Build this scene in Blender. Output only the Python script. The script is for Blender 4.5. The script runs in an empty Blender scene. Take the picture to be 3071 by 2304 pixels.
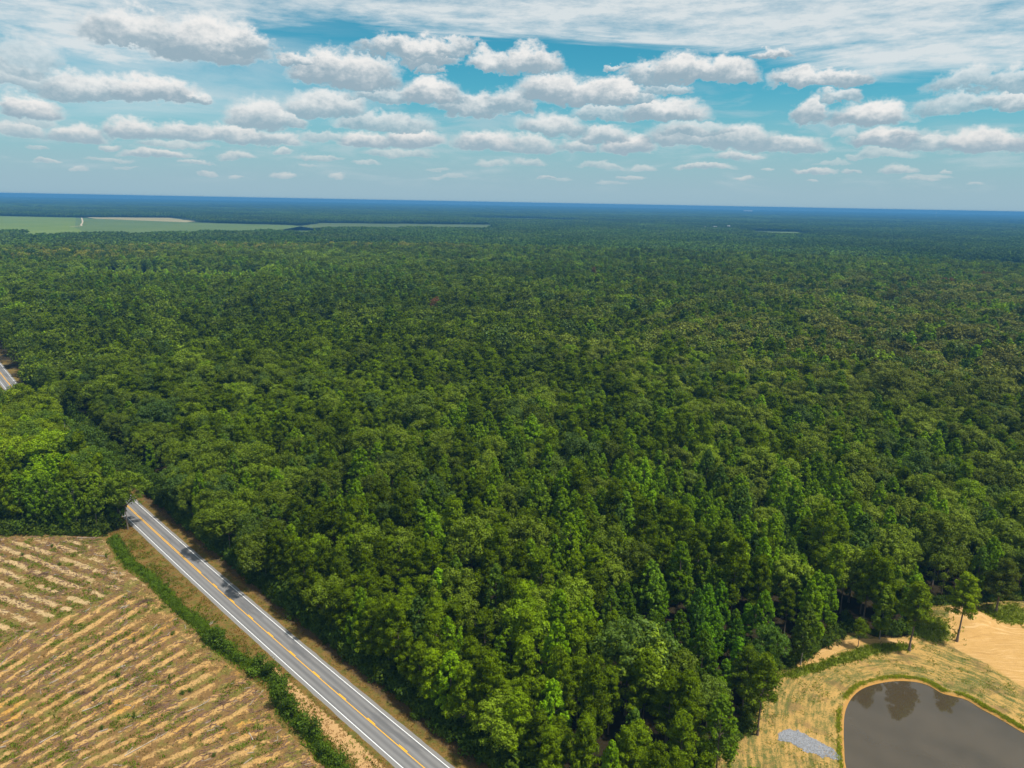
import bpy, math, random
import numpy as np

# ----------------------------------------------------------------------------- camera, world, sun, exposure
SC = bpy.context.scene
COL = SC.collection
R = math.radians
rng = np.random.default_rng(11)
random.seed(5)

CAM_H, F_PX, PITCH, ROLL = 120.0, 710.0, R(14.35), R(1.0541)
_f = np.array([0, math.cos(PITCH), -math.sin(PITCH)])
_u0 = np.cross([1., 0, 0], _f)
_r = math.cos(ROLL) * np.array([1., 0, 0]) + math.sin(ROLL) * _u0
_u = -math.sin(ROLL) * np.array([1., 0, 0]) + math.cos(ROLL) * _u0
cam_d = bpy.data.cameras.new("camera")
cam = bpy.data.objects.new("camera", cam_d)
COL.objects.link(cam)
from mathutils import Matrix
cam.matrix_world = Matrix(((_r[0], _u[0], -_f[0], 0), (_r[1], _u[1], -_f[1], 0), (_r[2], _u[2], -_f[2], CAM_H), (0, 0, 0, 1)))
cam_d.sensor_width = 36.0
cam_d.lens = F_PX / 1024 * 36.0
cam_d.clip_start, cam_d.clip_end = 1.0, 120000.0
SC.camera = cam

SUN_EL, SUN_AZ = R(63), R(114)          # azimuth clockwise from +Y (the view direction)
sun_d = bpy.data.lights.new("sun", 'SUN')
sun_d.energy, sun_d.angle, sun_d.color = 5.0, R(2.5), (1.0, 0.955, 0.88)
sun = bpy.data.objects.new("sun", sun_d)
COL.objects.link(sun)
sun.rotation_euler = (math.pi / 2 - SUN_EL, 0, -SUN_AZ + math.pi)
sun.location = (200, 100, 300)

vs = SC.view_settings
SC.display_settings.display_device = 'sRGB'
vs.view_transform, vs.look = 'Standard', 'None'
vs.exposure, vs.gamma, vs.use_curve_mapping = 0.16, 1.0, False
cy = SC.cycles
cy.max_bounces, cy.diffuse_bounces, cy.glossy_bounces = 5, 3, 2
cy.transmission_bounces, cy.transparent_max_bounces, cy.volume_bounces = 3, 8, 0
cy.use_adaptive_sampling, cy.adaptive_threshold = True, 0.02
cy.use_denoising = True
cy.sample_clamp_indirect = 6.0
cy.caustics_reflective = cy.caustics_refractive = False


class NT:
    """small helper to write node trees"""
    def __init__(s, tree): s.t = tree; s.n = tree.nodes; s.l = tree.links
    def new(s, typ, **kw):
        n = s.n.new(typ)
        for k, v in kw.items(): setattr(n, k, v)
        return n
    def put(s, sock, v):
        if v is None: return
        if isinstance(v, bpy.types.NodeSocket): s.l.new(v, sock)
        else: sock.default_value = v
    def m(s, op, a, b=None, c=None, clamp=False):
        n = s.new('ShaderNodeMath', operation=op, use_clamp=clamp)
        for i, v in enumerate((a, b, c)): s.put(n.inputs[i], v)
        return n.outputs[0]
    def v(s, op, a, b=None, c=None):
        n = s.new('ShaderNodeVectorMath', operation=op)
        for i, x in enumerate((a, b, c)): s.put(n.inputs[i], x)
        return n.outputs['Value'] if op in ('LENGTH', 'DOT_PRODUCT', 'DISTANCE') else n.outputs[0]
    def comb(s, x, y, z=0.0):
        n = s.new('ShaderNodeCombineXYZ')
        for i, v in enumerate((x, y, z)): s.put(n.inputs[i], v)
        return n.outputs[0]
    def sep(s, v):
        n = s.new('ShaderNodeSeparateXYZ'); s.put(n.inputs[0], v); return n.outputs
    def noise(s, vec, scale, detail=3.0, rough=0.5, color=False, dist=0.0, dim='3D'):
        n = s.new('ShaderNodeTexNoise', noise_dimensions=dim)
        s.put(n.inputs['Vector'], vec); s.put(n.inputs['Scale'], scale); s.put(n.inputs['Detail'], detail)
        s.put(n.inputs['Roughness'], rough); s.put(n.inputs['Distortion'], dist)
        return n.outputs['Color' if color else 'Fac']
    def ss(s, x, a, b, lo=0.0, hi=1.0):
        n = s.new('ShaderNodeMapRange', interpolation_type='SMOOTHSTEP')
        s.put(n.inputs[0], x); s.put(n.inputs[1], a); s.put(n.inputs[2], b); s.put(n.inputs[3], lo); s.put(n.inputs[4], hi)
        return n.outputs[0]
    def lin(s, x, a, b, lo=0.0, hi=1.0):
        n = s.new('ShaderNodeMapRange'); n.clamp = True
        s.put(n.inputs[0], x); s.put(n.inputs[1], a); s.put(n.inputs[2], b); s.put(n.inputs[3], lo); s.put(n.inputs[4], hi)
        return n.outputs[0]
    def mix(s, f, a, b, blend='MIX'):
        n = s.new('ShaderNodeMix', data_type='RGBA', blend_type=blend)
        s.put(n.inputs[0], f)
        for sock, v in ((n.inputs[6], a), (n.inputs[7], b)):
            s.put(sock, (*v, 1.0) if isinstance(v, tuple) and len(v) == 3 else v)
        return n.outputs[2]
    def fmix(s, f, a, b):
        n = s.new('ShaderNodeMix', data_type='FLOAT')
        s.put(n.inputs[0], f); s.put(n.inputs[2], a); s.put(n.inputs[3], b)
        return n.outputs[0]
    def attr(s, name, typ='GEOMETRY', out='Fac'):
        n = s.new('ShaderNodeAttribute', attribute_name=name, attribute_type=typ)
        return n.outputs[out]


# ---- world: Nishita sky with cumulus rows and a high thin layer, all a function of direction only
# each cumulus lobe: azimuth, elevation of its flat base, half width, height (degrees), density
CLOUDS = [
(-26.17,9.76,3.57,2.13,0.9),(-21.95,9.24,4.12,2.5,1),(-19.19,9.86,1.8,1.33,0.9),(-32.67,7.41,1.89,2,0.6),(-33.51,6.53,2.12,1.47,0.75),(-29.26,6.16,3.59,1.41,0.9),
(-25.69,6.28,3.27,1.45,1),(-22.93,6.35,1.05,0.66,0.9),(-32.87,4.87,1.88,1.22,1),(-16.11,9.19,1.35,0.9,0.95),(-13.9,8.41,2.48,1.82,1),(-11.6,8.03,2.97,2.27,1),
(-8.85,10.37,2.98,1.2,0.95),(-6.83,9.77,2.46,1.82,1),(-4.44,10.53,1.44,0.97,0.9),(-6.5,9.11,1.1,0.93,0.9),(-2.02,9.36,1.73,1.39,0.95),(0.74,9.44,2.28,1.78,1),
(-18.91,5.05,2.5,1.92,0.9),(-16.67,5.09,1.24,1.13,0.85),(-14.34,6.02,3.18,1.57,0.85),(-9.27,7.08,3.61,1.01,0.8),(-6.52,7.15,2.64,1.58,1),(-3.39,6.46,2.98,1.35,0.9),
(-10,5.22,3.98,1.04,0.75),(-0.25,6.85,1.93,1.47,0.9),(2.88,7.44,2.92,1.96,1),(6.01,7.37,3.83,1.64,1),(9.1,7.37,1.76,0.82,0.8),(9.69,8.62,2.08,1.42,0.9),
(12.34,8.9,2.74,1.7,1),(15.28,8.84,2.29,1.56,1),(11.08,7.98,2.06,0.69,0.7),(18.3,10.14,1.29,0.73,0.95),(7.27,9.54,0.88,0.46,0.8),(20.64,8.32,2.44,1.06,0.95),
(23.01,8.28,2.02,1.02,0.95),(30.49,7.62,2.31,1.26,0.7),(33.11,7.46,1.48,1.12,0.7),(29.92,6.26,2.15,1.18,0.7),(32.92,6.4,2.2,1.03,0.85),(21.21,5.96,1.42,1.39,0.95),
(25.07,5.77,2.72,1.3,1),(22.86,7.14,1.35,0.83,0.8),(6.41,6.34,2.14,1,0.75),(10.87,6.24,3.41,1.34,0.95),(13.31,5.11,3.13,1.03,0.7),(12.69,4.46,3.06,1.42,0.9),
(16.35,4.26,2.95,1.47,0.9),(19.89,4.02,2.82,0.94,0.9),(26.13,4.25,2.42,1.14,1),(28.94,3.94,1.91,0.94,0.85),(32.09,3.85,2.75,1.25,1),(2.61,5.22,2.88,1.31,0.85),
(6.49,4.63,2.15,1.15,0.9),(8.45,3.88,1.97,1.22,1),(4.77,3.95,1.48,0.93,0.8),(-2.32,4.07,2.73,1.2,0.95),(1.23,3.87,2.2,1.1,0.85),(-11.4,3.97,2.2,0.98,0.95),
(-7.95,4.07,2.52,1.25,1),(-33.52,3.64,1.56,0.84,0.75),(-30.36,3.54,1.67,0.87,0.9),(-27.06,3.87,1.92,1.13,0.95),(-23.88,3.97,2.17,1.04,0.9),(-20.55,3.94,2.59,1.06,0.9),
(-18.04,3.83,2.01,0.83,0.8),(-24.53,3.36,2.46,0.46,0.6),(-14.42,4.26,1.74,0.65,0.6),(-25.76,2.63,2.27,0.49,0.85),(-23.44,2.26,1.12,0.25,0.6),(-20.65,2.68,1.33,0.51,0.7),
(-17.43,3.11,0.72,0.45,0.7),(-14.82,2.81,1.58,0.39,0.6),(-11.45,2.57,1.1,0.33,0.5),(-28.67,3.04,0.75,0.42,0.7),(-32.64,2.79,0.56,0.26,0.5),(-32.35,2,0.77,0.26,0.6),
(-22.6,1.44,0.62,0.38,0.6),(-20.74,1.43,0.54,0.26,0.5),(-17.54,1.42,0.99,0.43,0.6),(-13.54,1.45,0.68,0.4,0.55),(-9.01,3.31,2.69,0.53,0.6),(-1.95,2.73,1.32,0.48,0.5),
(1.08,2.85,1.32,0.47,0.5),(6.59,2.66,1.82,0.41,0.5),(9.74,2.62,1.11,0.4,0.5),(16.42,3.49,1.75,0.45,0.75),(14.17,2.73,2.22,0.4,0.75),(24.51,3.36,0.79,0.31,0.5),
(21.92,2.43,1.52,0.35,0.75),(24.33,2.47,0.65,0.25,0.6),(27.23,2.4,1.23,0.46,0.65),(29.96,2.45,0.45,0.24,0.5),(-4.8,1.75,1.07,0.27,0.35),(3.43,1.72,1.07,0.24,0.3),
(31.9,1.74,0.51,0.23,0.4),(18.78,2.52,0.45,0.23,0.5),
(-27.78,1.75,0.81,0.17,0.32),(29.26,2.06,1.27,0.28,0.37),(-15.63,2.32,0.55,0.16,0.36),(23.02,3.06,1.28,0.28,0.36),(8.89,1.89,1.19,0.29,0.56),(7.41,1.46,1.12,0.23,0.35),(-28.75,2.20,1.42,0.30,0.46),(28.62,1.87,1.01,0.30,0.55),(-6.02,2.27,1.04,0.22,0.35),(21.88,1.88,0.40,0.15,0.49),(2.42,1.83,0.89,0.20,0.60),(-6.10,1.67,0.58,0.25,0.38),(17.29,1.98,0.72,0.24,0.57),(-30.69,1.49,0.61,0.28,0.48),(-30.77,3.53,1.69,0.63,0.54),(29.92,3.64,0.80,0.77,0.35),(26.35,3.43,1.93,0.71,0.57),(3.54,4.96,1.08,0.67,0.43),(27.42,4.75,1.46,0.61,0.36),(-32.61,4.39,1.48,0.75,0.50),(-25.29,3.93,1.87,0.61,0.35),(23.64,4.86,0.92,0.62,0.45),

]
world = bpy.data.worlds.new("World")
SC.world = world
world.use_nodes = True
W = NT(world.node_tree)
W.n.clear()
w_out = W.new('ShaderNodeOutputWorld')
sky = W.new('ShaderNodeTexSky', sky_type='NISHITA')
sky.sun_disc = False
sky.sun_elevation, sky.sun_rotation = SUN_EL, SUN_AZ
sky.altitude, sky.air_density, sky.dust_density, sky.ozone_density = 100.0, 1.0, 0.6, 1.0
SKY_STRENGTH = 0.1
K = 0.91 / SKY_STRENGTH
dvec = W.new('ShaderNodeTexCoord').outputs['Generated']
dx, dy, dz = W.sep(W.v('NORMALIZE', dvec))
az = W.m('MULTIPLY', W.m('ARCTAN2', dx, dy), 57.29578)
azm = W.m('SUBTRACT', W.m('PINGPONG', W.m('ADD', az, 38.0), 76.0), 38.0)
el = W.m('MULTIPLY', W.m('ARCSINE', dz), 57.29578)
elp = W.m('ADD', W.m('MAXIMUM', el, 0.0), 3.0)
ncoord = W.comb(W.m('MULTIPLY', azm, 0.105), W.m('MULTIPLY', el, 0.15), 0.0)
w1 = W.v('SUBTRACT', W.noise(ncoord, 5.0, 6.0, 0.6, True), (0.5, 0.5, 0.5))
w2 = W.v('SUBTRACT', W.noise(ncoord, 17.0, 5.0, 0.62, True), (0.5, 0.5, 0.5))
warp = W.v('MULTIPLY', W.v('ADD', W.v('MULTIPLY', w1, (0.28, 0.19, 0)), W.v('MULTIPLY', w2, (0.075, 0.06, 0))), W.comb(elp, elp, 0.0))
pos = W.v('ADD', W.comb(azm, el, 0.0), warp)
relief = W.m('ADD', W.m('MULTIPLY', W.sep(w1)[2], 0.7), W.m('MULTIPLY', W.sep(w2)[2], 0.5))
# clear sky: Nishita, tinted to the teal of the photograph and paler to the horizon
tint = W.mix(W.ss(el, 0.0, 13.0), (0.42, 0.87, 0.92), (0.19, 0.82, 0.86))
clear = W.mix(1.0, sky.outputs[0], tint, 'MULTIPLY')
pale = W.ss(el, 8.5, 0.2, 0.0, 0.97)
base_sky = W.mix(pale, clear, (0.330 * K, 0.485 * K, 0.575 * K))
# thin high layer
cn = W.noise(W.comb(W.m('MULTIPLY', azm, 0.055), W.m('MULTIPLY', el, 0.34), 2.0), 1.0, 7.0, 0.62, dist=0.6)
cn2 = W.noise(W.comb(W.m('MULTIPLY', azm, 0.30), W.m('MULTIPLY', el, 1.25), 7.0), 1.0, 6.0, 0.66)
edge = W.m('ADD', el, W.m('ADD', W.m('MULTIPLY', W.m('SUBTRACT', cn, 0.5), 9.0), W.m('MULTIPLY', W.ss(azm, -12.0, -26.0), 3.2)))
edge = W.m('ADD', edge, W.m('MULTIPLY', W.ss(azm, 6.0, 26.0), 2.6))
high = W.m('MULTIPLY', W.ss(edge, 11.0, 13.2), W.lin(W.m('ADD', W.m('MULTIPLY', cn, 0.5), W.m('MULTIPLY', cn2, 0.5)), 0.37, 0.57, 0.18, 0.95))
veil = W.m('MULTIPLY', W.m('MULTIPLY', W.ss(azm, -8.0, -24.0), W.ss(el, 3.0, 7.0)), W.lin(cn, 0.34, 0.65, 0.05, 0.7))
high = W.m('MAXIMUM', high, veil)
fn = W.noise(W.comb(W.m('MULTIPLY', azm, 0.13), W.m('MULTIPLY', el, 0.62), 11.0), 1.0, 7.0, 0.6, dist=0.4)
faint = W.m('MULTIPLY', W.m('MULTIPLY', W.ss(el, 0.6, 2.4), W.ss(el, 10.0, 6.0)), W.ss(fn, 0.47, 0.68, 0.0, 0.40))
with_faint = W.mix(faint, base_sky, (0.56 * K, 0.64 * K, 0.68 * K))
with_high = W.mix(high, with_faint, (0.70 * K, 0.755 * K, 0.775 * K))


def make_lobe():
    """node group: lays one cumulus lobe over the clouds behind it"""
    g = bpy.data.node_groups.new("cumulus_lobe", 'ShaderNodeTree')
    for nm, ty in (("pos", 'NodeSocketVector'), ("scale", 'NodeSocketVector'), ("offset", 'NodeSocketVector'),
                   ("density", 'NodeSocketFloat'), ("shade", 'NodeSocketFloat'), ("alpha", 'NodeSocketFloat')):
        g.interface.new_socket(nm, in_out='INPUT', socket_type=ty)
    for nm in ("shade", "alpha"):
        g.interface.new_socket(nm, in_out='OUTPUT', socket_type='NodeSocketFloat')
    G = NT(g)
    i = G.new('NodeGroupInput').outputs
    o = G.new('NodeGroupOutput').inputs
    q = G.v('MULTIPLY_ADD', i[0], i[1], i[2])
    q2 = G.v('MAXIMUM', q, G.v('MULTIPLY', q, (1, -3.2, 1)))
    a = G.ss(G.v('LENGTH', q2), 1.06, 0.64, 0.0, i[3])
    s = G.v('DOT_PRODUCT', q, (0.05, 1.0, 0.0))
    G.l.new(G.fmix(a, i[4], s), o[0])
    G.l.new(G.m('MAXIMUM', i[5], a), o[1])
    return g


LOBE = make_lobe()


def make_band(lobes, k):
    g = bpy.data.node_groups.new("cumulus_row", 'ShaderNodeTree')
    g.interface.new_socket("pos", in_out='INPUT', socket_type='NodeSocketVector')
    for nm in ("shade", "alpha"):
        g.interface.new_socket(nm, in_out='OUTPUT', socket_type='NodeSocketFloat')
    pin = g.nodes.new('NodeGroupInput').outputs[0]
    prev = None
    for (ca, cb, hw, hh, dens) in sorted(lobes, key=lambda c: c[1]):
        n = g.nodes.new('ShaderNodeGroup'); n.node_tree = LOBE
        hw, hh = hw * 1.15, hh * 1.03
        n.inputs[1].default_value = (1 / hw, 1 / hh, 0)
        n.inputs[2].default_value = (-ca / hw, -(cb + 0.12 * hh) / hh, 0)
        n.inputs[3].default_value = dens
        g.links.new(pin, n.inputs[0])
        if prev is None:
            n.inputs[4].default_value, n.inputs[5].default_value = 0.5, 0.0
        else:
            g.links.new(prev.outputs[0], n.inputs[4]); g.links.new(prev.outputs[1], n.inputs[5])
        prev = n
    o = g.nodes.new('NodeGroupOutput')
    g.links.new(prev.outputs[0], o.inputs[0]); g.links.new(prev.outputs[1], o.inputs[1])
    return g


def band(lo, hi):
    lobes = [c for c in CLOUDS if c[1] - 0.9 - 0.05 * c[1] < hi and c[1] + c[3] * 1.15 + 0.9 + 0.05 * c[1] > lo]
    gn = W.new('ShaderNodeGroup'); gn.node_tree = make_band(lobes, lo)
    W.l.new(pos, gn.inputs[0])
    shade, alpha = gn.outputs
    s = W.ss(W.m('ADD', shade, relief), -0.10, 0.74)
    lit = W.mix(W.ss(el, 1.0, 7.0), (0.74 * K, 0.73 * K, 0.71 * K), (0.87 * K, 0.86 * K, 0.84 * K))
    dark = W.mix(W.ss(el, 1.0, 7.0), (0.35 * K, 0.47 * K, 0.55 * K), (0.31 * K, 0.425 * K, 0.50 * K))
    colr = W.mix(alpha, with_high, W.mix(s, dark, lit))
    bg = W.new('ShaderNodeBackground')
    W.put(bg.inputs[0], colr); bg.inputs[1].default_value = SKY_STRENGTH
    return bg.outputs[0]


bg_top = W.new('ShaderNodeBackground')
W.put(bg_top.inputs[0], with_high); bg_top.inputs[1].default_value = SKY_STRENGTH
cur = bg_top.outputs[0]
for lo, hi in ((8.5, 14.5), (5.6, 8.5), (3.4, 5.6), (-0.5, 3.4)):
    b = band(lo, hi)
    ms = W.new('ShaderNodeMixShader')
    W.put(ms.inputs[0], W.m('LESS_THAN', el, hi)); W.l.new(cur, ms.inputs[1]); W.l.new(b, ms.inputs[2])
    cur = ms.outputs[0]
bg_low = W.new('ShaderNodeBackground')
W.put(bg_low.inputs[0], base_sky); bg_low.inputs[1].default_value = SKY_STRENGTH
ms = W.new('ShaderNodeMixShader')
W.put(ms.inputs[0], W.m('LESS_THAN', el, -0.5)); W.l.new(cur, ms.inputs[1]); W.l.new(bg_low.outputs[0], ms.inputs[2])
W.l.new(ms.outputs[0], w_out.inputs[0])
world.cycles.sampling_method = 'MANUAL'
world.cycles.sample_map_resolution = 256


# ----------------------------------------------------------------------------- helpers
def link(o, parent=None):
    COL.objects.link(o)
    if parent is not None: o.parent = parent
    return o


def mesh_of(name, V, F, mats=(), attrs=None, smooth=False):
    """V (n,3), F (m,k) with k = 3 or 4 for every face"""
    V = np.asarray(V, np.float32); F = np.asarray(F, np.int32)
    me = bpy.data.meshes.new(name)
    me.vertices.add(len(V)); me.vertices.foreach_set('co', V.ravel())
    k = F.shape[1]
    me.loops.add(F.size); me.loops.foreach_set('vertex_index', F.ravel())
    me.polygons.add(len(F))
    me.polygons.foreach_set('loop_start', np.arange(0, F.size, k, dtype=np.int32))
    me.polygons.foreach_set('loop_total', np.full(len(F), k, np.int32))
    if smooth: me.polygons.foreach_set('use_smooth', np.ones(len(F), bool))
    for nm, a in (attrs or {}).items():
        at = me.attributes.new(nm, 'FLOAT', 'POINT'); at.data.foreach_set('value', np.asarray(a, np.float32))
    me.update(calc_edges=True)
    for m_ in mats: me.materials.append(m_)
    return me


def obj(name, me, parent=None, kind=None, label=None, category=None, group=None):
    o = bpy.data.objects.new(name, me)
    link(o, parent)
    tag(o, label, category, group, kind)
    return o


def tag(o, label=None, category=None, group=None, kind=None):
    if label: o['label'] = label
    if category: o['category'] = category
    if group: o['group'] = group
    if kind: o['kind'] = kind


def ss(x, a, b):
    t = np.clip((np.asarray(x, float) - a) / (b - a), 0, 1)
    return t * t * (3 - 2 * t)


def hash2(i, j, seed):
    h = (i.astype(np.int64) * 374761393 + j.astype(np.int64) * 668265263 + seed * 982451653) & 0xffffffff
    h = ((h ^ (h >> 13)) * 1274126177) & 0xffffffff
    return ((h ^ (h >> 16)) & 0xffff) / 65535.0


def vnoise(x, y, seed=0):
    x = np.asarray(x, float); y = np.asarray(y, float)
    i = np.floor(x); j = np.floor(y); u = x - i; v = y - j
    u = u * u * (3 - 2 * u); v = v * v * (3 - 2 * v)
    i = i.astype(np.int64); j = j.astype(np.int64)
    return ((hash2(i, j, seed) * (1 - u) + hash2(i + 1, j, seed) * u) * (1 - v)
            + (hash2(i, j + 1, seed) * (1 - u) + hash2(i + 1, j + 1, seed) * u) * v)


def fbm(x, y, seed=0, octv=4):
    s = 0; a = 0.5; t = 0
    for k in range(octv):
        s = s + a * vnoise(x * 2 ** k, y * 2 ** k, seed + 17 * k); t += a; a *= 0.5
    return s / t


def sd_poly(px, py, poly):
    """signed distance to a closed polygon, negative inside"""
    px = np.asarray(px, float); py = np.asarray(py, float)
    P = np.asarray(poly, float); Q = np.roll(P, -1, 0)
    best = np.full(px.shape, 1e18); ins = np.zeros(px.shape, bool)
    for (ax, ay), (bx, by) in zip(P, Q):
        ex, ey = bx - ax, by - ay
        t = np.clip(((px - ax) * ex + (py - ay) * ey) / (ex * ex + ey * ey + 1e-12), 0, 1)
        best = np.minimum(best, (px - ax - t * ex) ** 2 + (py - ay - t * ey) ** 2)
        c = ((ay > py) != (by > py)) & (px < (bx - ax) * (py - ay) / (by - ay + 1e-12) + ax)
        ins ^= c
    d = np.sqrt(best)
    return np.where(ins, -d, d)


def smooth_poly(P, n=4, closed=True):
    """Catmull-Rom resampling of a polyline"""
    P = np.asarray(P, float); out = []; N = len(P)
    for i in range(N if closed else N - 1):
        g = lambda k: P[k % N] if closed else P[min(max(k, 0), N - 1)]
        p0, p1, p2, p3 = g(i - 1), g(i), g(i + 1), g(i + 2)
        for t in np.arange(n) / n:
            out.append(0.5 * (2 * p1 + (p2 - p0) * t + (2 * p0 - 5 * p1 + 4 * p2 - p3) * t ** 2 + (3 * p1 - p0 - 3 * p2 + p3) * t ** 3))
    if not closed: out.append(P[-1])
    return np.array(out)


def mat(name):
    m = bpy.data.materials.new(name); m.use_nodes = True
    T = NT(m.node_tree); T.n.clear()
    return m, T, T.new('ShaderNodeOutputMaterial')


def simple_mat(name, c0, c1, scale=2.0, rough=0.9, spec=0.2, detail=5.0, bump=0.0):
    m, T, out = mat(name)
    co = T.new('ShaderNodeTexCoord').outputs['Object']
    n = T.noise(co, scale, detail, 0.6)
    p = T.new('ShaderNodeBsdfPrincipled')
    T.put(p.inputs['Base Color'], T.mix(T.lin(n, 0.3, 0.7), c0, c1))
    p.inputs['Roughness'].default_value = rough; p.inputs['Specular IOR Level'].default_value = spec
    if bump:
        b = T.new('ShaderNodeBump'); b.inputs['Strength'].default_value = bump; b.inputs['Distance'].default_value = 0.1
        T.put(b.inputs['Height'], n); T.l.new(b.outputs[0], p.inputs['Normal'])
    T.l.new(p.outputs[0], out.inputs[0])
    return m


def project(x, y, z):
    """fraction across and up the photograph, for wording labels only"""
    v = np.array([x, y, z - CAM_H]); d = v @ _f
    return 0.5 + F_PX * (v @ _r) / d / 1024, 0.5 + F_PX * (v @ _u) / d / 768


# ----------------------------------------------------------------------------- layout of the place (metres)
def road_line():
    """right-hand white edge line of the road: s, x, y, heading (to the left of +Y)"""
    s = np.arange(-220, 1400, 4.0)
    h = np.radians(np.where(s < 0, 46.6, np.maximum(46.6 - 0.0098 * s, 34.0)))
    x = np.zeros(len(s)); y = np.zeros(len(s)); k0 = int(np.argmin(abs(s)))
    x[k0], y[k0] = -11.57, 128.8
    for k in range(k0 + 1, len(s)):
        hm = 0.5 * (h[k] + h[k - 1]); x[k] = x[k - 1] - 4 * math.sin(hm); y[k] = y[k - 1] + 4 * math.cos(hm)
    for k in range(k0 - 1, -1, -1):
        hm = 0.5 * (h[k] + h[k + 1]); x[k] = x[k + 1] + 4 * math.sin(hm); y[k] = y[k + 1] - 4 * math.cos(hm)
    return s, x, y, h


RS, RX, RY, RH = road_line()


def road_at(s, off):
    h = np.interp(s, RS, RH)
    return np.interp(s, RS, RX) + off * np.cos(h), np.interp(s, RS, RY) + off * np.sin(h)


def road_coord(px, py):
    """(s along the road, signed offset right of the right-hand line)"""
    px = np.asarray(px, float).ravel(); py = np.asarray(py, float).ravel()
    so = np.empty(len(px)); oo = np.empty(len(px))
    for a in range(0, len(px), 20000):
        X = px[a:a + 20000, None] - RX[None]; Y = py[a:a + 20000, None] - RY[None]
        k = np.argmin(X * X + Y * Y, 1); r = np.arange(len(k))
        xx, yy = X[r, k], Y[r, k]
        so[a:a + 20000] = RS[k] - xx * np.sin(RH[k]) + yy * np.cos(RH[k])
        oo[a:a + 20000] = xx * np.cos(RH[k]) + yy * np.sin(RH[k])
    return so, oo


POND = smooth_poly([(75.5, 130.9), (78.3, 138.6), (81.1, 145.0), (83.7, 150.1), (87.3, 154.9), (91.4, 158.5), (95.3, 160.5),
                    (99.8, 161.9), (103.9, 162.5), (107.6, 162.2), (110.0, 161.2), (111.2, 159.6), (112.2, 157.8), (114.9, 156.6),
                    (117.1, 155.4), (118.7, 152.2), (120.4, 149.8), (122.0, 147.0), (123.2, 144.6), (125.5, 141.5), (129, 133), (130, 122),
                    (124, 110), (110, 103), (92, 103), (79, 109), (74, 119)], 3)
CLEARING = smooth_poly([(42.6, 130.1), (50, 136.0), (57.0, 142.4), (64.5, 154.0), (72.0, 164.8), (79.5, 168.6), (86.0, 173.5), (97.2, 181.2),
                        (103, 186.6), (106.5, 181.5), (116.6, 182.2), (121.5, 189.5), (131, 198.2), (138.7, 197.5), (148.0, 199.6), (161.1, 200.1),
                        (190, 206), (225, 200), (235, 160), (215, 110), (160, 80), (110, 78), (75, 92), (52, 110), (40, 122)], 3)
GRAVEL = smooth_poly([(63.6, 141.4), (64.8, 142.7), (68.0, 143.1), (70.5, 141.5), (73.8, 138.5), (75.4, 136.3), (76.0, 134.4), (74.1, 134.1),
                      (69.6, 135.4), (66.2, 138.4), (63.8, 139.8)], 3)
SAND = smooth_poly([(127.0, 179.0), (128.0, 174.5), (130.8, 171.0), (132.4, 167.2), (135.0, 160.0), (139, 152), (160, 140), (190, 150), (195, 190),
                    (160, 195.5), (150, 191), (142, 194.5), (134, 192)], 3)
SAND2 = smooth_poly([(82, 169.0), (90.0, 176.4), (96.5, 179.4), (104, 180.6), (116, 180.4), (116, 178.6), (104, 178.6), (96.5, 176.3), (90, 172.6), (85, 168.0)], 3)
GREEN = smooth_poly([(73.0, 163.6), (82.9, 168.3), (91.3, 171.8), (98.4, 175.6), (107.0, 178.0), (114, 178.2), (113, 175.5), (106.4, 174.6), (96.4, 170.6), (87.1, 167.2), (76.6, 162.5)], 3)
# cut-over field: bounded by the hedge along the road verge and by the wood behind
FIELD = np.array([(-200, 232.6), (-183.5, 233.6), (-166.9, 234.9), (-149.0, 235.0), (-146.0, 233.0), (-132.0, 215.3), (-117.7, 204.2), (-99.0, 187.2), (-90.5, 180.0),
                  (-82.0, 170.5), (-73.3, 162.8), (-60.7, 153.6), (-54.7, 142.8), (-47.4, 136.2), (-41.4, 130.5), (-37.5, 127.8), (-22, 112),
                  (-60, 85), (-110, 95), (-170, 150), (-215, 200)])
HEDGE = [(-143.0, 233.8), (-126.8, 215.0), (-115.4, 206.3), (-98.1, 188.6), (-89.3, 181.7), (-81.0, 172.6), (-73.0, 166.4), (-60.2, 158.1),
         (-52.9, 146.0), (-46.3, 140.0), (-39.7, 131.8), (-36.9, 129.6), (-27, 119)]
POND_Z = -0.45


def ground_z(x, y):
    z = np.zeros(np.shape(x))
    d = sd_poly(x, y, POND)
    z = z - 0.9 * ss(d, 1.5, -1.5) - 1.2 * ss(d, -1.0, -6.0)
    bank = ss(sd_poly(x, y, CLEARING), 2.0, -3.0) * ss(d, 1.0, 5.0)
    z = z + bank * 0.25 * (fbm(x / 6.0, y / 6.0, 3) - 0.5)
    # the bulldozed mound behind the pond and its lower spur
    m = np.exp(-(((x - 135.5) / 9.5) ** 2 + ((y - 190.5) / 5.5) ** 2) ** 1.25) * 4.2
    m2 = np.exp(-(((x - 124.0) / 6.0) ** 2 + ((y - 186.0) / 4.2) ** 2)) * 1.9
    m3 = np.exp(-(((x - 158.0) / 9.0) ** 2 + ((y - 196.5) / 5.0) ** 2)) * 2.6
    z = z + (m + m2 + m3) * (0.85 + 0.3 * fbm(x / 3.0, y / 3.0, 9))
    f = sd_poly(x, y, FIELD)
    z = z - 0.55 * ss(f, 0.6, -2.0)
    return z


# ----------------------------------------------------------------------------- ground
def axis(parts, step0, lo, hi, grow=1.14):
    a = list(np.concatenate(parts)); st = step0
    while a[-1] < hi: a.append(a[-1] + st); st *= grow
    st = step0; b = []
    x = a[0]
    while x > lo: x -= st; b.append(x); st *= grow
    v = np.array(b[::-1] + a)
    v[0], v[-1] = lo, hi
    return v


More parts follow.
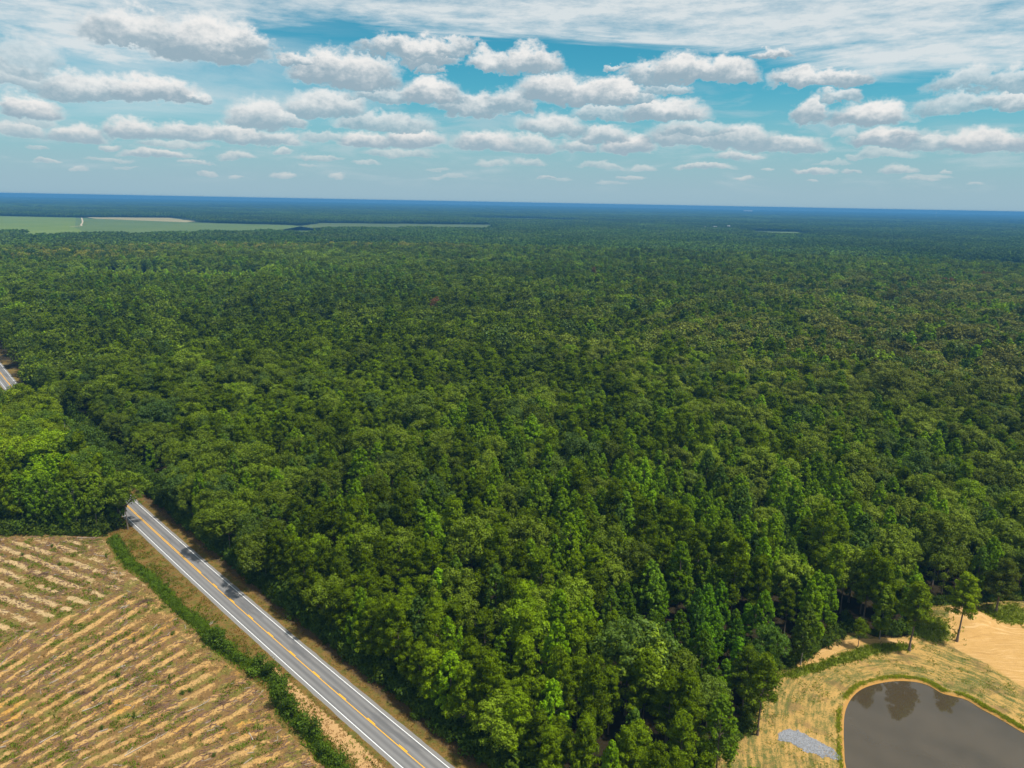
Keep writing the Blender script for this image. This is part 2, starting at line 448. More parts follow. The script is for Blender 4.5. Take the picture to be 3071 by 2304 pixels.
gx = axis([np.arange(-205, 35, 1.25), np.arange(35, 165, 0.75), np.arange(165, 240, 2.5)], 2.5, -26000, 26000)
gy = axis([np.arange(70, 118, 2.5), np.arange(118, 206, 0.75), np.arange(206, 330, 2.5)], 2.5, -26000, 26000)
GX, GY = np.meshgrid(gx, gy)
px, py = GX.ravel(), GY.ravel()
near = (abs(px) < 420) & (py > 30) & (py < 900)
gz = np.zeros(len(px)); gz[near] = ground_z(px[near], py[near])
bank = np.zeros(len(px)); sandm = bank.copy(); greenm = bank.copy(); verge = bank.copy(); pd_ = np.full(len(px), 99.0); wet = bank.copy(); arc = bank.copy()
nx_, ny_ = px[near], py[near]
bank[near] = ss(sd_poly(nx_, ny_, CLEARING), 1.5, -1.5)
sandm[near] = np.maximum(ss(sd_poly(nx_, ny_, SAND), 1.5, -1.5), ss(sd_poly(nx_, ny_, SAND2), 0.9, -0.7))
greenm[near] = ss(sd_poly(nx_, ny_, GREEN), 1.0, -1.0)
mound_green = np.exp(-(((nx_ - 123.5) / 6.5) ** 2 + ((ny_ - 184.5) / 5.5) ** 2) ** 2)
greenm[near] = np.maximum(greenm[near], mound_green)
greenm[near] = np.maximum(greenm[near], np.exp(-(((nx_ - 152) / 7) ** 2 + ((ny_ - 193.0) / 4.5) ** 2) ** 2))
pd_[near] = sd_poly(nx_, ny_, POND)
s_, o_ = road_coord(nx_, ny_)
verge[near] = ss(o_, -17.5, -16.0) * ss(o_, 8.0, 6.0) * (s_ < 600)
verge[near] = np.maximum(verge[near], (o_ < 0) * ss(sd_poly(nx_, ny_, FIELD), 6.0, 3.0) * (ny_ < 238)); bare_ = np.zeros(len(px)); bare_[near] = ss(s_, 75, 55) * ss(o_, -9.3, -10.2) * ss(o_, -14.5, -13.0); verge_shade_ = np.zeros(len(px)); verge_shade_[near] = ss(o_, 2.2, 4.6)
arc[near] = np.arctan2(ny_ - 130, nx_ - 103) * 40
idx = np.arange(len(px)).reshape(GX.shape)
GF = np.stack([idx[:-1, :-1], idx[:-1, 1:], idx[1:, 1:], idx[1:, :-1]], -1).reshape(-1, 4)

m_ground, T, out = mat("ground")
P = T.new('ShaderNodeNewGeometry').outputs['Position']
a_bank, a_sand, a_green, a_verge, a_pd, a_arc = (T.attr(n) for n in ('bank', 'sand', 'green', 'verge', 'pond_distance', 'pond_arc'))
n_big = T.noise(P, 0.06, 4, 0.6)
n_mid = T.noise(P, 0.5, 5, 0.65)
n_fine = T.noise(P, 2.6, 5, 0.7)
n_grit = T.noise(P, 9.0, 3, 0.7)
streak = T.noise(T.comb(T.m('MULTIPLY', a_pd, 0.9), T.m('MULTIPLY', a_arc, 0.10), 0.0), 1.0, 5, 0.7)
straw = T.mix(n_fine, (0.33, 0.195, 0.060), (0.62, 0.375, 0.115))
grass = T.mix(n_fine, (0.055, 0.075, 0.018), (0.17, 0.165, 0.045))
gmask = T.ss(T.m('ADD', T.m('ADD', T.m('MULTIPLY', streak, 0.55), T.m('MULTIPLY', n_mid, 0.35)), T.m('ADD', T.m('MULTIPLY', n_fine, 0.45), T.m('MULTIPLY', n_big, 0.3))), 0.73, 0.93)
bankc = T.mix(gmask, straw, grass)
brown = T.ss(T.noise(P, 0.16, 4, 0.6), 0.52, 0.66)
bankc = T.mix(T.ss(T.noise(P, 1.1, 5, 0.78), 0.55, 0.66, 0.0, 0.75), bankc, T.mix(n_grit, (0.065, 0.085, 0.018), (0.13, 0.15, 0.035)))
bankc = T.mix(T.m('MULTIPLY', brown, 0.55), bankc, (0.17, 0.105, 0.045))
sandc = T.mix(n_mid, (0.42, 0.235, 0.070), (0.57, 0.350, 0.130))
sandc = T.mix(T.ss(n_fine, 0.5, 0.75, 0.0, 0.6), sandc, (0.30, 0.165, 0.06))
tracks = T.noise(T.v('MULTIPLY', T.v('ADD', P, T.v('MULTIPLY', T.noise(P, 0.05, 2, 0.5, True), (9, 9, 0))), (0.10, 1.3, 1.0)), 1.0, 5, 0.7)
sandc = T.mix(T.ss(tracks, 0.50, 0.66, 0.0, 0.55), sandc, (0.66, 0.44, 0.21))
sandc = T.mix(T.ss(tracks, 0.46, 0.34, 0.0, 0.6), sandc, (0.34, 0.19, 0.065))
smask = T.ss(T.m('ADD', a_sand, T.m('MULTIPLY', T.m('SUBTRACT', n_mid, 0.5), 1.1)), 0.35, 0.65)
bankc = T.mix(smask, bankc, sandc)
shore = T.m('MULTIPLY', T.ss(a_pd, 1.1, 0.35), 1.0)
bankc = T.mix(shore, bankc, (0.40, 0.21, 0.055))
grn = T.mix(n_fine, (0.08, 0.11, 0.014), (0.25, 0.26, 0.035))
gm2 = T.ss(T.m('ADD', a_green, T.m('MULTIPLY', T.m('SUBTRACT', n_fine, 0.5), 1.6)), 0.35, 0.7)
bankc = T.mix(gm2, bankc, grn)
vergec = T.mix(T.lin(n_fine, 0.3, 0.7), (0.105, 0.062, 0.016), (0.26, 0.155, 0.044))
vergec = T.mix(T.ss(n_mid, 0.42, 0.62, 0.0, 0.85), vergec, (0.10, 0.10, 0.018))
vergec = T.mix(T.ss(n_big, 0.5, 0.7, 0.0, 0.5), vergec, (0.09, 0.055, 0.025))
vergec = T.mix(T.ss(T.m('ADD', T.attr('bare'), T.m('MULTIPLY', T.m('SUBTRACT', n_mid, 0.5), 1.2)), 0.4, 0.65), vergec, T.mix(n_fine, (0.36, 0.20, 0.075), (0.58, 0.37, 0.17)))
verge_shade = T.m('MULTIPLY', T.ss(T.attr('verge_shade'), 0.2, 0.8), 0.85)
vergec = T.mix(verge_shade, vergec, T.mix(n_fine, (0.045, 0.030, 0.014), (0.125, 0.078, 0.040)))  # shade of the roadside trees, painted into the right verge as dark brown
floorc = T.mix(n_mid, (0.016, 0.013, 0.006), (0.038, 0.028, 0.012))
px_len = T.v('LENGTH', P)
farc = T.mix(T.noise(P, 0.004, 6, 0.6), (0.020, 0.035, 0.010), (0.045, 0.065, 0.018))
floorc = T.mix(T.ss(px_len, 900.0, 2500.0), floorc, farc)
vm = T.ss(T.m('ADD', a_verge, T.m('MULTIPLY', T.m('SUBTRACT', n_mid, 0.5), 0.9)), 0.35, 0.65)
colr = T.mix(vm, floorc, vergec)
bm_ = T.ss(T.m('ADD', a_bank, T.m('MULTIPLY', T.m('SUBTRACT', n_fine, 0.5), 0.8)), 0.35, 0.65)
colr = T.mix(bm_, colr, bankc)
bs = T.new('ShaderNodeBsdfPrincipled')
bs.inputs['Roughness'].default_value = 0.95; bs.inputs['Specular IOR Level'].default_value = 0.1
T.put(bs.inputs['Base Color'], colr)
bmp = T.new('ShaderNodeBump'); bmp.inputs['Strength'].default_value = 0.7; bmp.inputs['Distance'].default_value = 0.25
T.put(bmp.inputs['Height'], T.m('ADD', n_fine, T.m('MULTIPLY', n_grit, 0.5))); T.l.new(bmp.outputs[0], bs.inputs['Normal'])
T.l.new(bs.outputs[0], out.inputs[0])
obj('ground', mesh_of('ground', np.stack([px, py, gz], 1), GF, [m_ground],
                      dict(bank=bank, sand=sandm, green=greenm, verge=verge, verge_shade=verge_shade_, bare=bare_, pond_distance=pd_, pond_arc=arc), True), kind='structure')

# ----------------------------------------------------------------------------- pond water
m_water, T, out = mat("pond_water")
P = T.new('ShaderNodeNewGeometry').outputs['Position']
wp = T.new('ShaderNodeBsdfPrincipled')
T.put(wp.inputs['Base Color'], T.mix(T.noise(P, 0.05, 3, 0.6), (0.052, 0.038, 0.021), (0.062, 0.047, 0.027)))
wp.inputs['Roughness'].default_value = 0.03
wp.inputs['IOR'].default_value = 1.85
wp.inputs['Specular Tint'].default_value = (1.0, 0.87, 0.74, 1)
bmp = T.new('ShaderNodeBump'); bmp.inputs['Strength'].default_value = 0.06; bmp.inputs['Distance'].default_value = 0.05
T.put(bmp.inputs['Height'], T.noise(P, 0.9, 4, 0.6)); T.l.new(bmp.outputs[0], wp.inputs['Normal'])
T.l.new(wp.outputs[0], out.inputs[0])
c0 = POND.mean(0); wv = [(c0[0], c0[1], POND_Z)] + [(c0[0] + (p[0] - c0[0]) * 1.05, c0[1] + (p[1] - c0[1]) * 1.05, POND_Z) for p in POND]
n_ = len(POND)
obj('pond', mesh_of('pond', wv, [(0, 1 + i, 1 + (i + 1) % n_) for i in range(n_)], [m_water]), kind='structure')

# ----------------------------------------------------------------------------- road and its painted lines
m_road, T, out = mat("asphalt")
P = T.new('ShaderNodeNewGeometry').outputs['Position']
ro = T.attr('across'); rs = T.attr('along')
n1 = T.noise(P, 6.0, 4, 0.7); n2 = T.noise(T.comb(T.m('MULTIPLY', ro, 0.8), T.m('MULTIPLY', rs, 0.03), 0.0), 1.0, 5, 0.6)
ac = T.mix(n1, (0.110, 0.106, 0.104), (0.165, 0.160, 0.156))
ac = T.mix(T.lin(n2, 0.35, 0.7, 0.0, 0.55), ac, (0.235, 0.225, 0.215))
def track(c, w): return T.ss(T.m('ABSOLUTE', T.m('SUBTRACT', ro, c)), w, 0.0)
wheel = T.m('ADD', T.m('ADD', track(-2.7, 0.55), track(-0.95, 0.55)), T.m('ADD', track(-4.6, 0.55), track(-6.2, 0.55)))
ac = T.mix(T.m('MULTIPLY', wheel, 0.38), ac, (0.26, 0.25, 0.24))
oil = T.m('ADD', track(-1.8, 0.5), track(-5.4, 0.5))
ac = T.mix(T.m('MULTIPLY', oil, 0.3), ac, (0.095, 0.092, 0.09))
patch = T.m('MULTIPLY', T.ss(T.noise(T.comb(T.m('MULTIPLY', ro, 0.35), T.m('MULTIPLY', rs, 0.07), 4.0), 1.0, 4, 0.6), 0.5, 0.62), T.ss(ro, -3.7, -3.2))
ac = T.mix(T.m('MULTIPLY', patch, 0.45), ac, (0.085, 0.085, 0.088))
shoulder = T.m('ADD', T.ss(ro, 0.08, 0.16), T.ss(ro, -7.18, -7.26))
ac = T.mix(shoulder, ac, T.mix(n1, (0.15, 0.142, 0.135), (0.26, 0.245, 0.225)))
bs = T.new('ShaderNodeBsdfPrincipled'); T.put(bs.inputs['Base Color'], ac)
bs.inputs['Roughness'].default_value = 0.85; bs.inputs['Specular IOR Level'].default_value = 0.25
T.l.new(bs.outputs[0], out.inputs[0])


def ribbon(name, s0, s1, o0, o1, z, m_, parent=None, step=4.0, kind=None, crown=True, ragged=0.0):
    s = np.linspace(s0, s1, max(2, int((s1 - s0) / step) + 1))
    offs = [o0, o1]
    if o1 - o0 > 5: offs = [o0, o0 + 0.9, o0 + 2.5, (o0 + o1) / 2, o1 - 2.5, o1 - 0.9, o1]
    V = []; A = []; B = []
    for k, o in enumerate(offs):
        rg = ragged * (fbm(s / 3.0, s * 0 + k, 21 + k, 3) - 0.5) if k in (0, len(offs) - 1) and ragged else 0 * s
        x, y = road_at(s, o + rg)
        zz = np.full(len(s), z)
        if len(offs) > 2:
            zz = zz - 0.02 * abs(o - (o0 + o1) / 2) + 0.07
            if k in (0, len(offs) - 1): zz -= 0.10
        else:
            zz = zz - 0.02 * abs(o - (-3.55)) + 0.07
        V.append(np.stack([x, y, zz], 1)); A.append(o + rg + 0 * s); B.append(s)
    n = len(s); F = []
    for k in range(len(offs) - 1):
        for i in range(n - 1): F.append((k * n + i, (k + 1) * n + i, (k + 1) * n + i + 1, k * n + i + 1))
    me = mesh_of(name, np.concatenate(V), F, [m_], dict(across=np.concatenate(A), along=np.concatenate(B)))
    return obj(name, me, parent, kind)


road = ribbon('road', -180, 1100, -8.35, 1.25, 0.10, m_road, kind='structure', ragged=0.35, step=1.0)
m_white = simple_mat("white_road_paint", (0.70, 0.70, 0.68), (0.84, 0.84, 0.82), 3.0, 0.7)
m_yellow = simple_mat("yellow_road_paint", (0.66, 0.33, 0.015), (0.80, 0.42, 0.03), 3.0, 0.7)
ribbon('edge_line', -180, 1100, -0.09, 0.09, 0.112, m_white, road)
ribbon('edge_line', -180, 1100, -7.19, -7.01, 0.112, m_white, road)
ribbon('center_line', -180, 1100, -3.94, -3.72, 0.112, m_yellow, road)
ribbon('center_line', 121.6, 1100, -3.54, -3.32, 0.112, m_yellow, road)
for k in range(-3, 10):
    ribbon('center_dash', 14.0 + 12.2 * k - 3.1, 14.0 + 12.2 * k, -3.68, -3.42, 0.112, m_yellow, road)

# ----------------------------------------------------------------------------- cut-over field with planting rows
m_field, T, out = mat("cutover_soil")
P = T.new('ShaderNodeNewGeometry').outputs['Position']
a_rg = T.attr('ridge'); a_up = T.attr('upper'); a_ph = T.attr('row_phase'); a_al = T.attr('row_along')
n_fine = T.noise(P, 1.7, 6, 0.72); n_mid = T.noise(P, 0.35, 5, 0.65); n_big = T.noise(P, 0.045, 4, 0.6); n_grit = T.noise(P, 2.6, 5, 0.8)
st = T.noise(T.comb(T.m('MULTIPLY', a_ph, 3.2), T.m('MULTIPLY', a_al, 0.22), 0.0), 1.0, 6, 0.7)
soil_l = T.mix(n_mid, (0.42, 0.236, 0.074), (0.57, 0.352, 0.135))
soil_u = T.mix(n_mid, (0.41, 0.280, 0.130), (0.56, 0.400, 0.205))
soil = T.mix(a_up, soil_l, soil_u)
soil = T.mix(T.m('MULTIPLY', T.ss(n_big, 0.50, 0.70), T.m('SUBTRACT', 1.0, a_up)), soil, (0.52, 0.270, 0.052))
trash = T.mix(n_fine, (0.080, 0.046, 0.016), (0.32, 0.185, 0.066))
olive = T.mix(n_fine, (0.095, 0.090, 0.016), (0.24, 0.20, 0.048))
trash = T.mix(T.ss(T.noise(P, 0.22, 5, 0.65), 0.46, 0.6), trash, olive)
soil = T.mix(T.ss(T.noise(P, 0.11, 4, 0.6), 0.45, 0.68, 0.0, 0.5), soil, (0.44, 0.27, 0.115))
rr = T.m('ADD', a_rg, T.m('ADD', T.m('MULTIPLY', T.m('SUBTRACT', st, 0.5), 1.5), T.m('MULTIPLY', T.m('SUBTRACT', n_fine, 0.5), 2.8)))
fc = T.mix(T.ss(T.m('ADD', rr, T.m('MULTIPLY', T.m('SUBTRACT', T.noise(P, 0.8, 5, 0.8), 0.5), 2.6)), 0.22, 0.95), trash, soil)
fc = T.mix(T.ss(n_grit, 0.53, 0.66, 0.0, 0.8), fc, (0.085, 0.047, 0.020))
fc = T.mix(T.ss(T.noise(P, 1.3, 5, 0.8, dist=0.5), 0.56, 0.70, 0.0, 0.7), fc, (0.13, 0.075, 0.036))
fc = T.mix(T.ss(T.noise(P, 0.07, 4, 0.6), 0.52, 0.68, 0.0, 0.30), fc, (0.20, 0.115, 0.045))
bs = T.new('ShaderNodeBsdfPrincipled'); T.put(bs.inputs['Base Color'], fc)
bs.inputs['Roughness'].default_value = 0.95; bs.inputs['Specular IOR Level'].default_value = 0.1
bmp = T.new('ShaderNodeBump'); bmp.inputs['Strength'].default_value = 0.9; bmp.inputs['Distance'].default_value = 0.35
T.put(bmp.inputs['Height'], T.m('ADD', n_fine, T.m('MULTIPLY', n_grit, 0.4))); T.l.new(bmp.outputs[0], bs.inputs['Normal'])
T.l.new(bs.outputs[0], out.inputs[0])


def field_rows(x, y):
    """ridge height 0..1, whether in the upper block, phase across the rows, distance along them"""
    wob = (fbm(x / 18.0, y / 18.0, 5, 2) - 0.5) * 0.30
    # lower block: rows fanning out towards the road
    vx, vy = x + 158.6, y - 49.6
    r = np.hypot(vx, vy); ph1 = np.arctan2(vy, vx) / 0.0345 + wob
    # upper block: rows running down to the right
    th = math.radians(-25.5)
    ph2 = (-x * math.sin(th) + y * math.cos(th)) / 4.7 + wob
    al2 = x * math.cos(th) + y * math.sin(th)
    # the blocks meet along a line; a double headland row follows it
    dl = (x + 135.0) * (-math.sin(math.radians(51.5))) + (y - 170.6) * math.cos(math.radians(51.5))
    dl = dl + (fbm(x / 5, y / 5, 8) - 0.5) * 2.0
    up = ss(dl, 3.0, 4.2)
    def prof(ph, sharp): return ss(0.5 + 0.5 * np.cos(2 * np.pi * ph), 0.60 - sharp, 0.66 + sharp)
    h1, h2 = prof(ph1, 0.42), prof(ph2, 0.36)
    gap = ss(fbm(x / 3.2, y / 3.2, 31, 3), 0.30, 0.48)
    f = sd_poly(x, y, FIELD) + (fbm(x / 5, y / 5, 12) - .5) * 5
    hl = ss(-f, 2.0, 7.0)
    rough = 0.5 * ss(fbm(x / 1.6, y / 1.6, 33, 3), .42, .62)
    return ((h1 * (1 - up) + h2 * up * ss(dl, 5.0, 8.0)) * hl + (1 - hl) * rough) * (0.25 + 0.75 * gap), up, np.where(up > 0.5, ph2, ph1), np.where(up > 0.5, al2, r)


def field_z(x, y):
    h, *_ = field_rows(x, y)
    f = sd_poly(x, y, FIELD)
    clod = (fbm(x / 0.9, y / 0.9, 41, 3) - 0.5) * 0.75 * (0.35 + h) + (fbm(x / 4, y / 4, 43, 2) - 0.5) * 0.25
    return 0.06 + (h * 0.26 + clod) * ss(f, 0.6, -1.2) - 0.30 * ss(f, -0.3, 1.0)


fx = np.arange(-200, -20, 0.42); fy = np.arange(98, 236.5, 0.42)
FX, FY = np.meshgrid(fx, fy); qx, qy = FX.ravel(), FY.ravel()
inside = sd_poly(qx, qy, FIELD) < 1.0
keep = inside & (qy > 108) & (qy - 100 > (-(qx + 60)) * 0.28) & (qx > -200)
fid = np.full(len(qx), -1); fid[keep] = np.arange(keep.sum())
i2 = fid.reshape(FX.shape)
FF = np.stack([i2[:-1, :-1], i2[:-1, 1:], i2[1:, 1:], i2[1:, :-1]], -1).reshape(-1, 4)
FF = FF[(FF >= 0).all(1)]
kx, ky = qx[keep], qy[keep]
rid, upb, phs, alg = field_rows(kx, ky)
obj('cutover_field', mesh_of('cutover_field', np.stack([kx, ky, field_z(kx, ky)], 1), FF, [m_field],
                             dict(ridge=rid, upper=upb, row_phase=phs, row_along=alg), True), kind='structure')

# ----------------------------------------------------------------------------- far crop fields
def sheet(name, pts, z, m_, kind='structure'):
    n = len(pts); me = bpy.data.meshes.new(name)
    me.from_pydata([(x, y, z) for x, y in pts], [], [tuple(range(n))]); me.materials.append(m_)
    return obj(name, me, kind=kind)


m_crop_a = simple_mat("young_soybeans", (0.095, 0.145, 0.016), (0.135, 0.18, 0.026), 0.004)
m_crop_b = simple_mat("dark_crop", (0.072, 0.115, 0.020), (0.10, 0.14, 0.03), 0.004)
m_crop_c = simple_mat("dry_stubble", (0.24, 0.21, 0.09), (0.30, 0.25, 0.12), 0.004)
m_crop_d = simple_mat("young_planting", (0.060, 0.088, 0.018), (0.085, 0.112, 0.026), 0.004)
m_dirt = simple_mat("pale_dirt", (0.40, 0.32, 0.21), (0.50, 0.41, 0.28), 0.02)
FAR_FIELDS = [
    ('crop_field', [(-3600, 2050), (-1190, 2060), (-1640, 2700), (-2330, 3860), (-4100, 3860)], 0.5, m_crop_a),
    ('crop_field', [(-1190, 2060), (-700, 2520), (-800, 2950), (-1020, 3330), (-1560, 3450), (-2150, 3720), (-2330, 3860), (-1640, 2700)], 0.5, m_crop_b),
    ('crop_field', [(-2150, 3725), (-1560, 3455), (-1600, 3640), (-1960, 4120), (-2330, 3950)], 0.6, m_crop_c),
    ('crop_field', [(-900, 2750), (-120, 3000), (-100, 3950), (-1000, 3700)], 0.5, m_crop_d),
    ('crop_field', [(-300, 4900), (250, 4750), (500, 4850), (450, 5500), (100, 5700), (-350, 5500)], 0.5, m_crop_b),
    ('crop_field', [(1030, 3000), (1260, 3080), (1440, 3690), (1080, 3560)], 0.5, m_crop_b),
]
for nm, pts, z, m_ in FAR_FIELDS: sheet(nm, pts, z, m_)
TRACK = smooth_poly([(-1690, 2760), (-1705, 2850), (-1770, 2960), (-1900, 3190), (-2120, 3560), (-2290, 3840)], 4, False)
sheet('farm_track', [(x - 3.5, y) for x, y in TRACK] + [(x + 3.5, y) for x, y in TRACK[::-1]], 0.8, m_dirt)
YOUNG_STAND = [(-560, 950), (-420, 930), (-330, 990), (-380, 1090), (-560, 1110), (-640, 1050)]
YOUNG_STAND2 = [(930, 1480), (1300, 1520), (1400, 1700), (1000, 1640)]

# ----------------------------------------------------------------------------- foliage materials and tree shapes
def leaf_mat(name, gloss, trans, rough=0.45, hue=0.0):
    """leaf colour = the tree's own tint x a leaf-to-leaf tone"""
    m, T, out = mat(name)
    tint = T.attr('tint', 'INSTANCER', 'Color')
    tone = T.attr('tone')
    c = T.v('MULTIPLY', tint, T.comb(tone, tone, tone))
    d = T.new('ShaderNodeBsdfDiffuse'); T.put(d.inputs[0], c)
    t = T.new('ShaderNodeBsdfTranslucent'); T.put(t.inputs[0], T.v('MULTIPLY', c, (1.3, 1.25, 0.4)))
    m1 = T.new('ShaderNodeMixShader'); m1.inputs[0].default_value = trans
    T.l.new(d.outputs[0], m1.inputs[1]); T.l.new(t.outputs[0], m1.inputs[2])
    g = T.new('ShaderNodeBsdfGlossy'); g.inputs['Roughness'].default_value = rough
    T.put(g.inputs[0], (0.9, 0.92, 0.8, 1))
    m2 = T.new('ShaderNodeMixShader'); m2.inputs[0].default_value = gloss
    T.l.new(m1.outputs[0], m2.inputs[1]); T.l.new(g.outputs[0], m2.inputs[2])
    T.l.new(m2.outputs[0], out.inputs[0])
    return m


M_PINE = leaf_mat("pine_needles", 0.0, 0.28)
M_GUM = leaf_mat("broad_leaves", 0.004, 0.34)
M_OAK = leaf_mat("oak_leaves", 0.006, 0.28)
M_BARK = simple_mat("bark", (0.10, 0.075, 0.055), (0.21, 0.165, 0.125), 3.0)
M_PALEBARK = simple_mat("pale_bark", (0.17, 0.15, 0.12), (0.30, 0.27, 0.22), 3.0)


def unit(v): return v / (np.linalg.norm(v, axis=-1, keepdims=True) + 1e-9)


def leaves(pos, nrm, size, aspect, tone, g):
    """one four-sided leaf spray at every position"""
    n = len(pos)
    a = unit(np.cross(nrm, g.normal(size=(n, 3)))); b = np.cross(nrm, a)
    sz = (size * g.uniform(0.7, 1.3, n))[:, None]
    a = a * sz * 0.5; b = b * sz * 0.5 * aspect
    fold = nrm * sz * 0.12
    V = np.stack([pos - a, pos - b + fold, pos + a, pos + b + fold], 1).reshape(-1, 3)
    F = np.arange(4 * n).reshape(n, 4)
    return V, F, np.repeat(tone, 4)


def clumps_to_mesh(name, C, RAD, m_, n_leaf, size, aspect, g, up=0.35, flat=1.0, tone_var=0.15, outward=1.0):
    """spread leaf sprays over the shells of clumps with centres C and radii RAD"""
    C = np.asarray(C); RAD = np.asarray(RAD)
    w = RAD ** 2; k = g.choice(len(C), n_leaf, p=w / w.sum())
    d = unit(g.normal(size=(n_leaf, 3)) + np.array([0, 0, up]))
    pos = C[k] + d * (RAD[k] * np.clip(g.normal(.9, .2, n_leaf), .3, 1.4))[:, None] * np.array([1, 1, flat])
    nrm = unit(d * outward + g.normal(size=(n_leaf, 3)) * 0.28 + np.array([0, 0, 0.2]))
    ct = g.normal(1.0, tone_var * 0.6, len(C))
    tone = np.clip(ct[k] * g.normal(1.0, tone_var, n_leaf), 0.45, 1.8)
    V, F, tn = leaves(pos, nrm, np.full(n_leaf, size), aspect, tone, g)
    return mesh_of(name, V, F, [m_], dict(tone=tn))


def tubes(name, paths, m_, sides=6):
    """tapered tubes along point paths [(x, y, z, radius), ...] joined to one trunk and its limbs"""
    VV = []; FF_ = []; base = 0
    for p in paths:
        p = np.asarray(p, float); n = len(p)
        t = unit(np.gradient(p[:, :3], axis=0)); ref = np.array([0.31, 0.95, 0.07])
        a = unit(np.cross(t, ref)); b = np.cross(t, a)
        ang = np.arange(sides) / sides * 2 * np.pi
        ring = p[:, None, :3] + p[:, None, 3:4] * (np.cos(ang)[None, :, None] * a[:, None] + np.sin(ang)[None, :, None] * b[:, None])
        VV.append(ring.reshape(-1, 3))
        for i in range(n - 1):
            for j in range(sides):
                FF_.append((base + i * sides + j, base + i * sides + (j + 1) % sides, base + (i + 1) * sides + (j + 1) % sides, base + (i + 1) * sides + j))
        base += n * sides
    return mesh_of(name, np.concatenate(VV), FF_, [m_], smooth=True)


def pine_clumps(g, H, rad, lo):
    C = []; RD = []; limbs = []
    h = H * lo
    while h < H * 0.97:
        t = (h - H * lo) / (H * (1 - lo))
        L0 = rad * (0.55 + 0.45 * math.sin(math.pi * min(1, 0.25 + t * 0.62))) * (1 - t) ** 0.72 + 0.45
        for k in range(g.integers(3, 6)):
            a = g.uniform(0, 2 * np.pi); L = L0 * g.uniform(0.55, 1.12); rise = g.uniform(0.05, 0.42)
            hh = h + g.uniform(-0.4, 0.4)
            limbs.append([(0, 0, hh - 0.2, 0.07), (math.cos(a) * L * .5, math.sin(a) * L * .5, hh + L * rise * .3, 0.05), (math.cos(a) * L, math.sin(a) * L, hh + L * rise, 0.02)])
            for f in ((0.5, 0.8, 1.0) if L > 2.2 else (0.75, 1.0)):
                C.append((math.cos(a) * L * f + g.normal(0, .25), math.sin(a) * L * f + g.normal(0, .25), hh + L * rise * f + g.normal(0, .15)))
                RD.append(g.uniform(0.65, 1.15) * (0.8 + 0.12 * rad / 3.5))
        h += g.uniform(0.55, 1.05)
    C.append((0, 0, H - 0.3)); RD.append(0.7)
    return np.array(C), np.array(RD), limbs


def gum_clumps(g, H, rad, lo):
    C = []; RD = []; limbs = []
    n = int(105 * rad / 3)
    spires = [(0, 0, 1.0, 1.0)] + [(g.normal(0, .30) * rad, g.normal(0, .30) * rad, g.uniform(0.84, 0.95), .62) for _ in range(g.integers(0, 3))]
    wob = g.uniform(0, 6.28, 3)
    for k in range(n):
        sx, sy, sh, sr = spires[g.integers(len(spires))] if g.random() < 0.5 else spires[0]
        t = g.uniform(0, 1) ** 0.9
        z = H * (lo + (sh - lo) * t)
        a = g.uniform(0, 2 * np.pi)
        prof = (min(1.0, .6 + 1.6 * t)) * (1 - t) ** 0.56
        r = rad * sr * prof * (1 + .18 * math.sin(2 * a + wob[0]) + .12 * math.sin(3 * a + 9 * t + wob[1])) * math.sqrt(g.uniform(.35, 1.0))
        C.append((sx * (.5 + .5 * t) + r * math.cos(a), sy * (.5 + .5 * t) + r * math.sin(a), z)); RD.append(g.uniform(.45, .85) * (.62 + .5 * (1 - t)))
    for sx, sy, sh, sr in spires:
        for q in (.25, .8, 1.5):
            C.append((sx, sy, H * sh - q)); RD.append(.30 + .22 * q)
    for k in range(10):
        a = g.uniform(0, 6.28); h = H * g.uniform(lo, .8); L = rad * .8 * (1 - h / H) + .8
        limbs.append([(0, 0, h, .06), (math.cos(a) * L, math.sin(a) * L, h + L * .7, .02)])
    return np.array(C), np.array(RD), limbs


def oak_clumps(g, H, rad, lo):
    C = []; RD = []; limbs = []
    ch = H * (1 - lo)
    lobes = [(g.normal(0, .38) * rad, g.normal(0, .38) * rad, H * (lo + (1 - lo) * g.uniform(.45, .62)), rad * g.uniform(.45, .7)) for _ in range(5)]
    lobes.append((0, 0, H * (lo + (1 - lo) * .58), rad * .72))
    for k in range(int(85 * (rad / 4.2) ** 1.2)):
        lx, ly, lz, lr = lobes[g.integers(len(lobes))]
        d = unit(g.normal(size=3) + np.array([0, 0, .55]))
        C.append((lx + d[0] * lr, ly + d[1] * lr, min(H - .3, lz + d[2] * lr * ch / rad * .62))); RD.append(g.uniform(.75, 1.35))
    for k in range(9):
        a = g.uniform(0, 6.28); L = rad * g.uniform(.5, .85); h = H * (lo * .8 + .12)
        limbs.append([(0, 0, h, .13), (math.cos(a) * L * .5, math.sin(a) * L * .5, h + L * .45, .09), (math.cos(a) * L, math.sin(a) * L, h + L * .95, .03)])
    return np.array(C), np.array(RD), limbs


KIND = {
    # kind: clump builder, material, leaf size, aspect, leaves, flatness, up bias
    'pine': (pine_clumps, M_PINE, 0.66, 0.36, 8000, 0.62, 0.25),
    'gum': (gum_clumps, M_GUM, 0.52, 0.80, 6200, 1.0, 0.35),
    'oak': (oak_clumps, M_OAK, 0.50, 0.75, 7800, 0.9, 0.45),
}


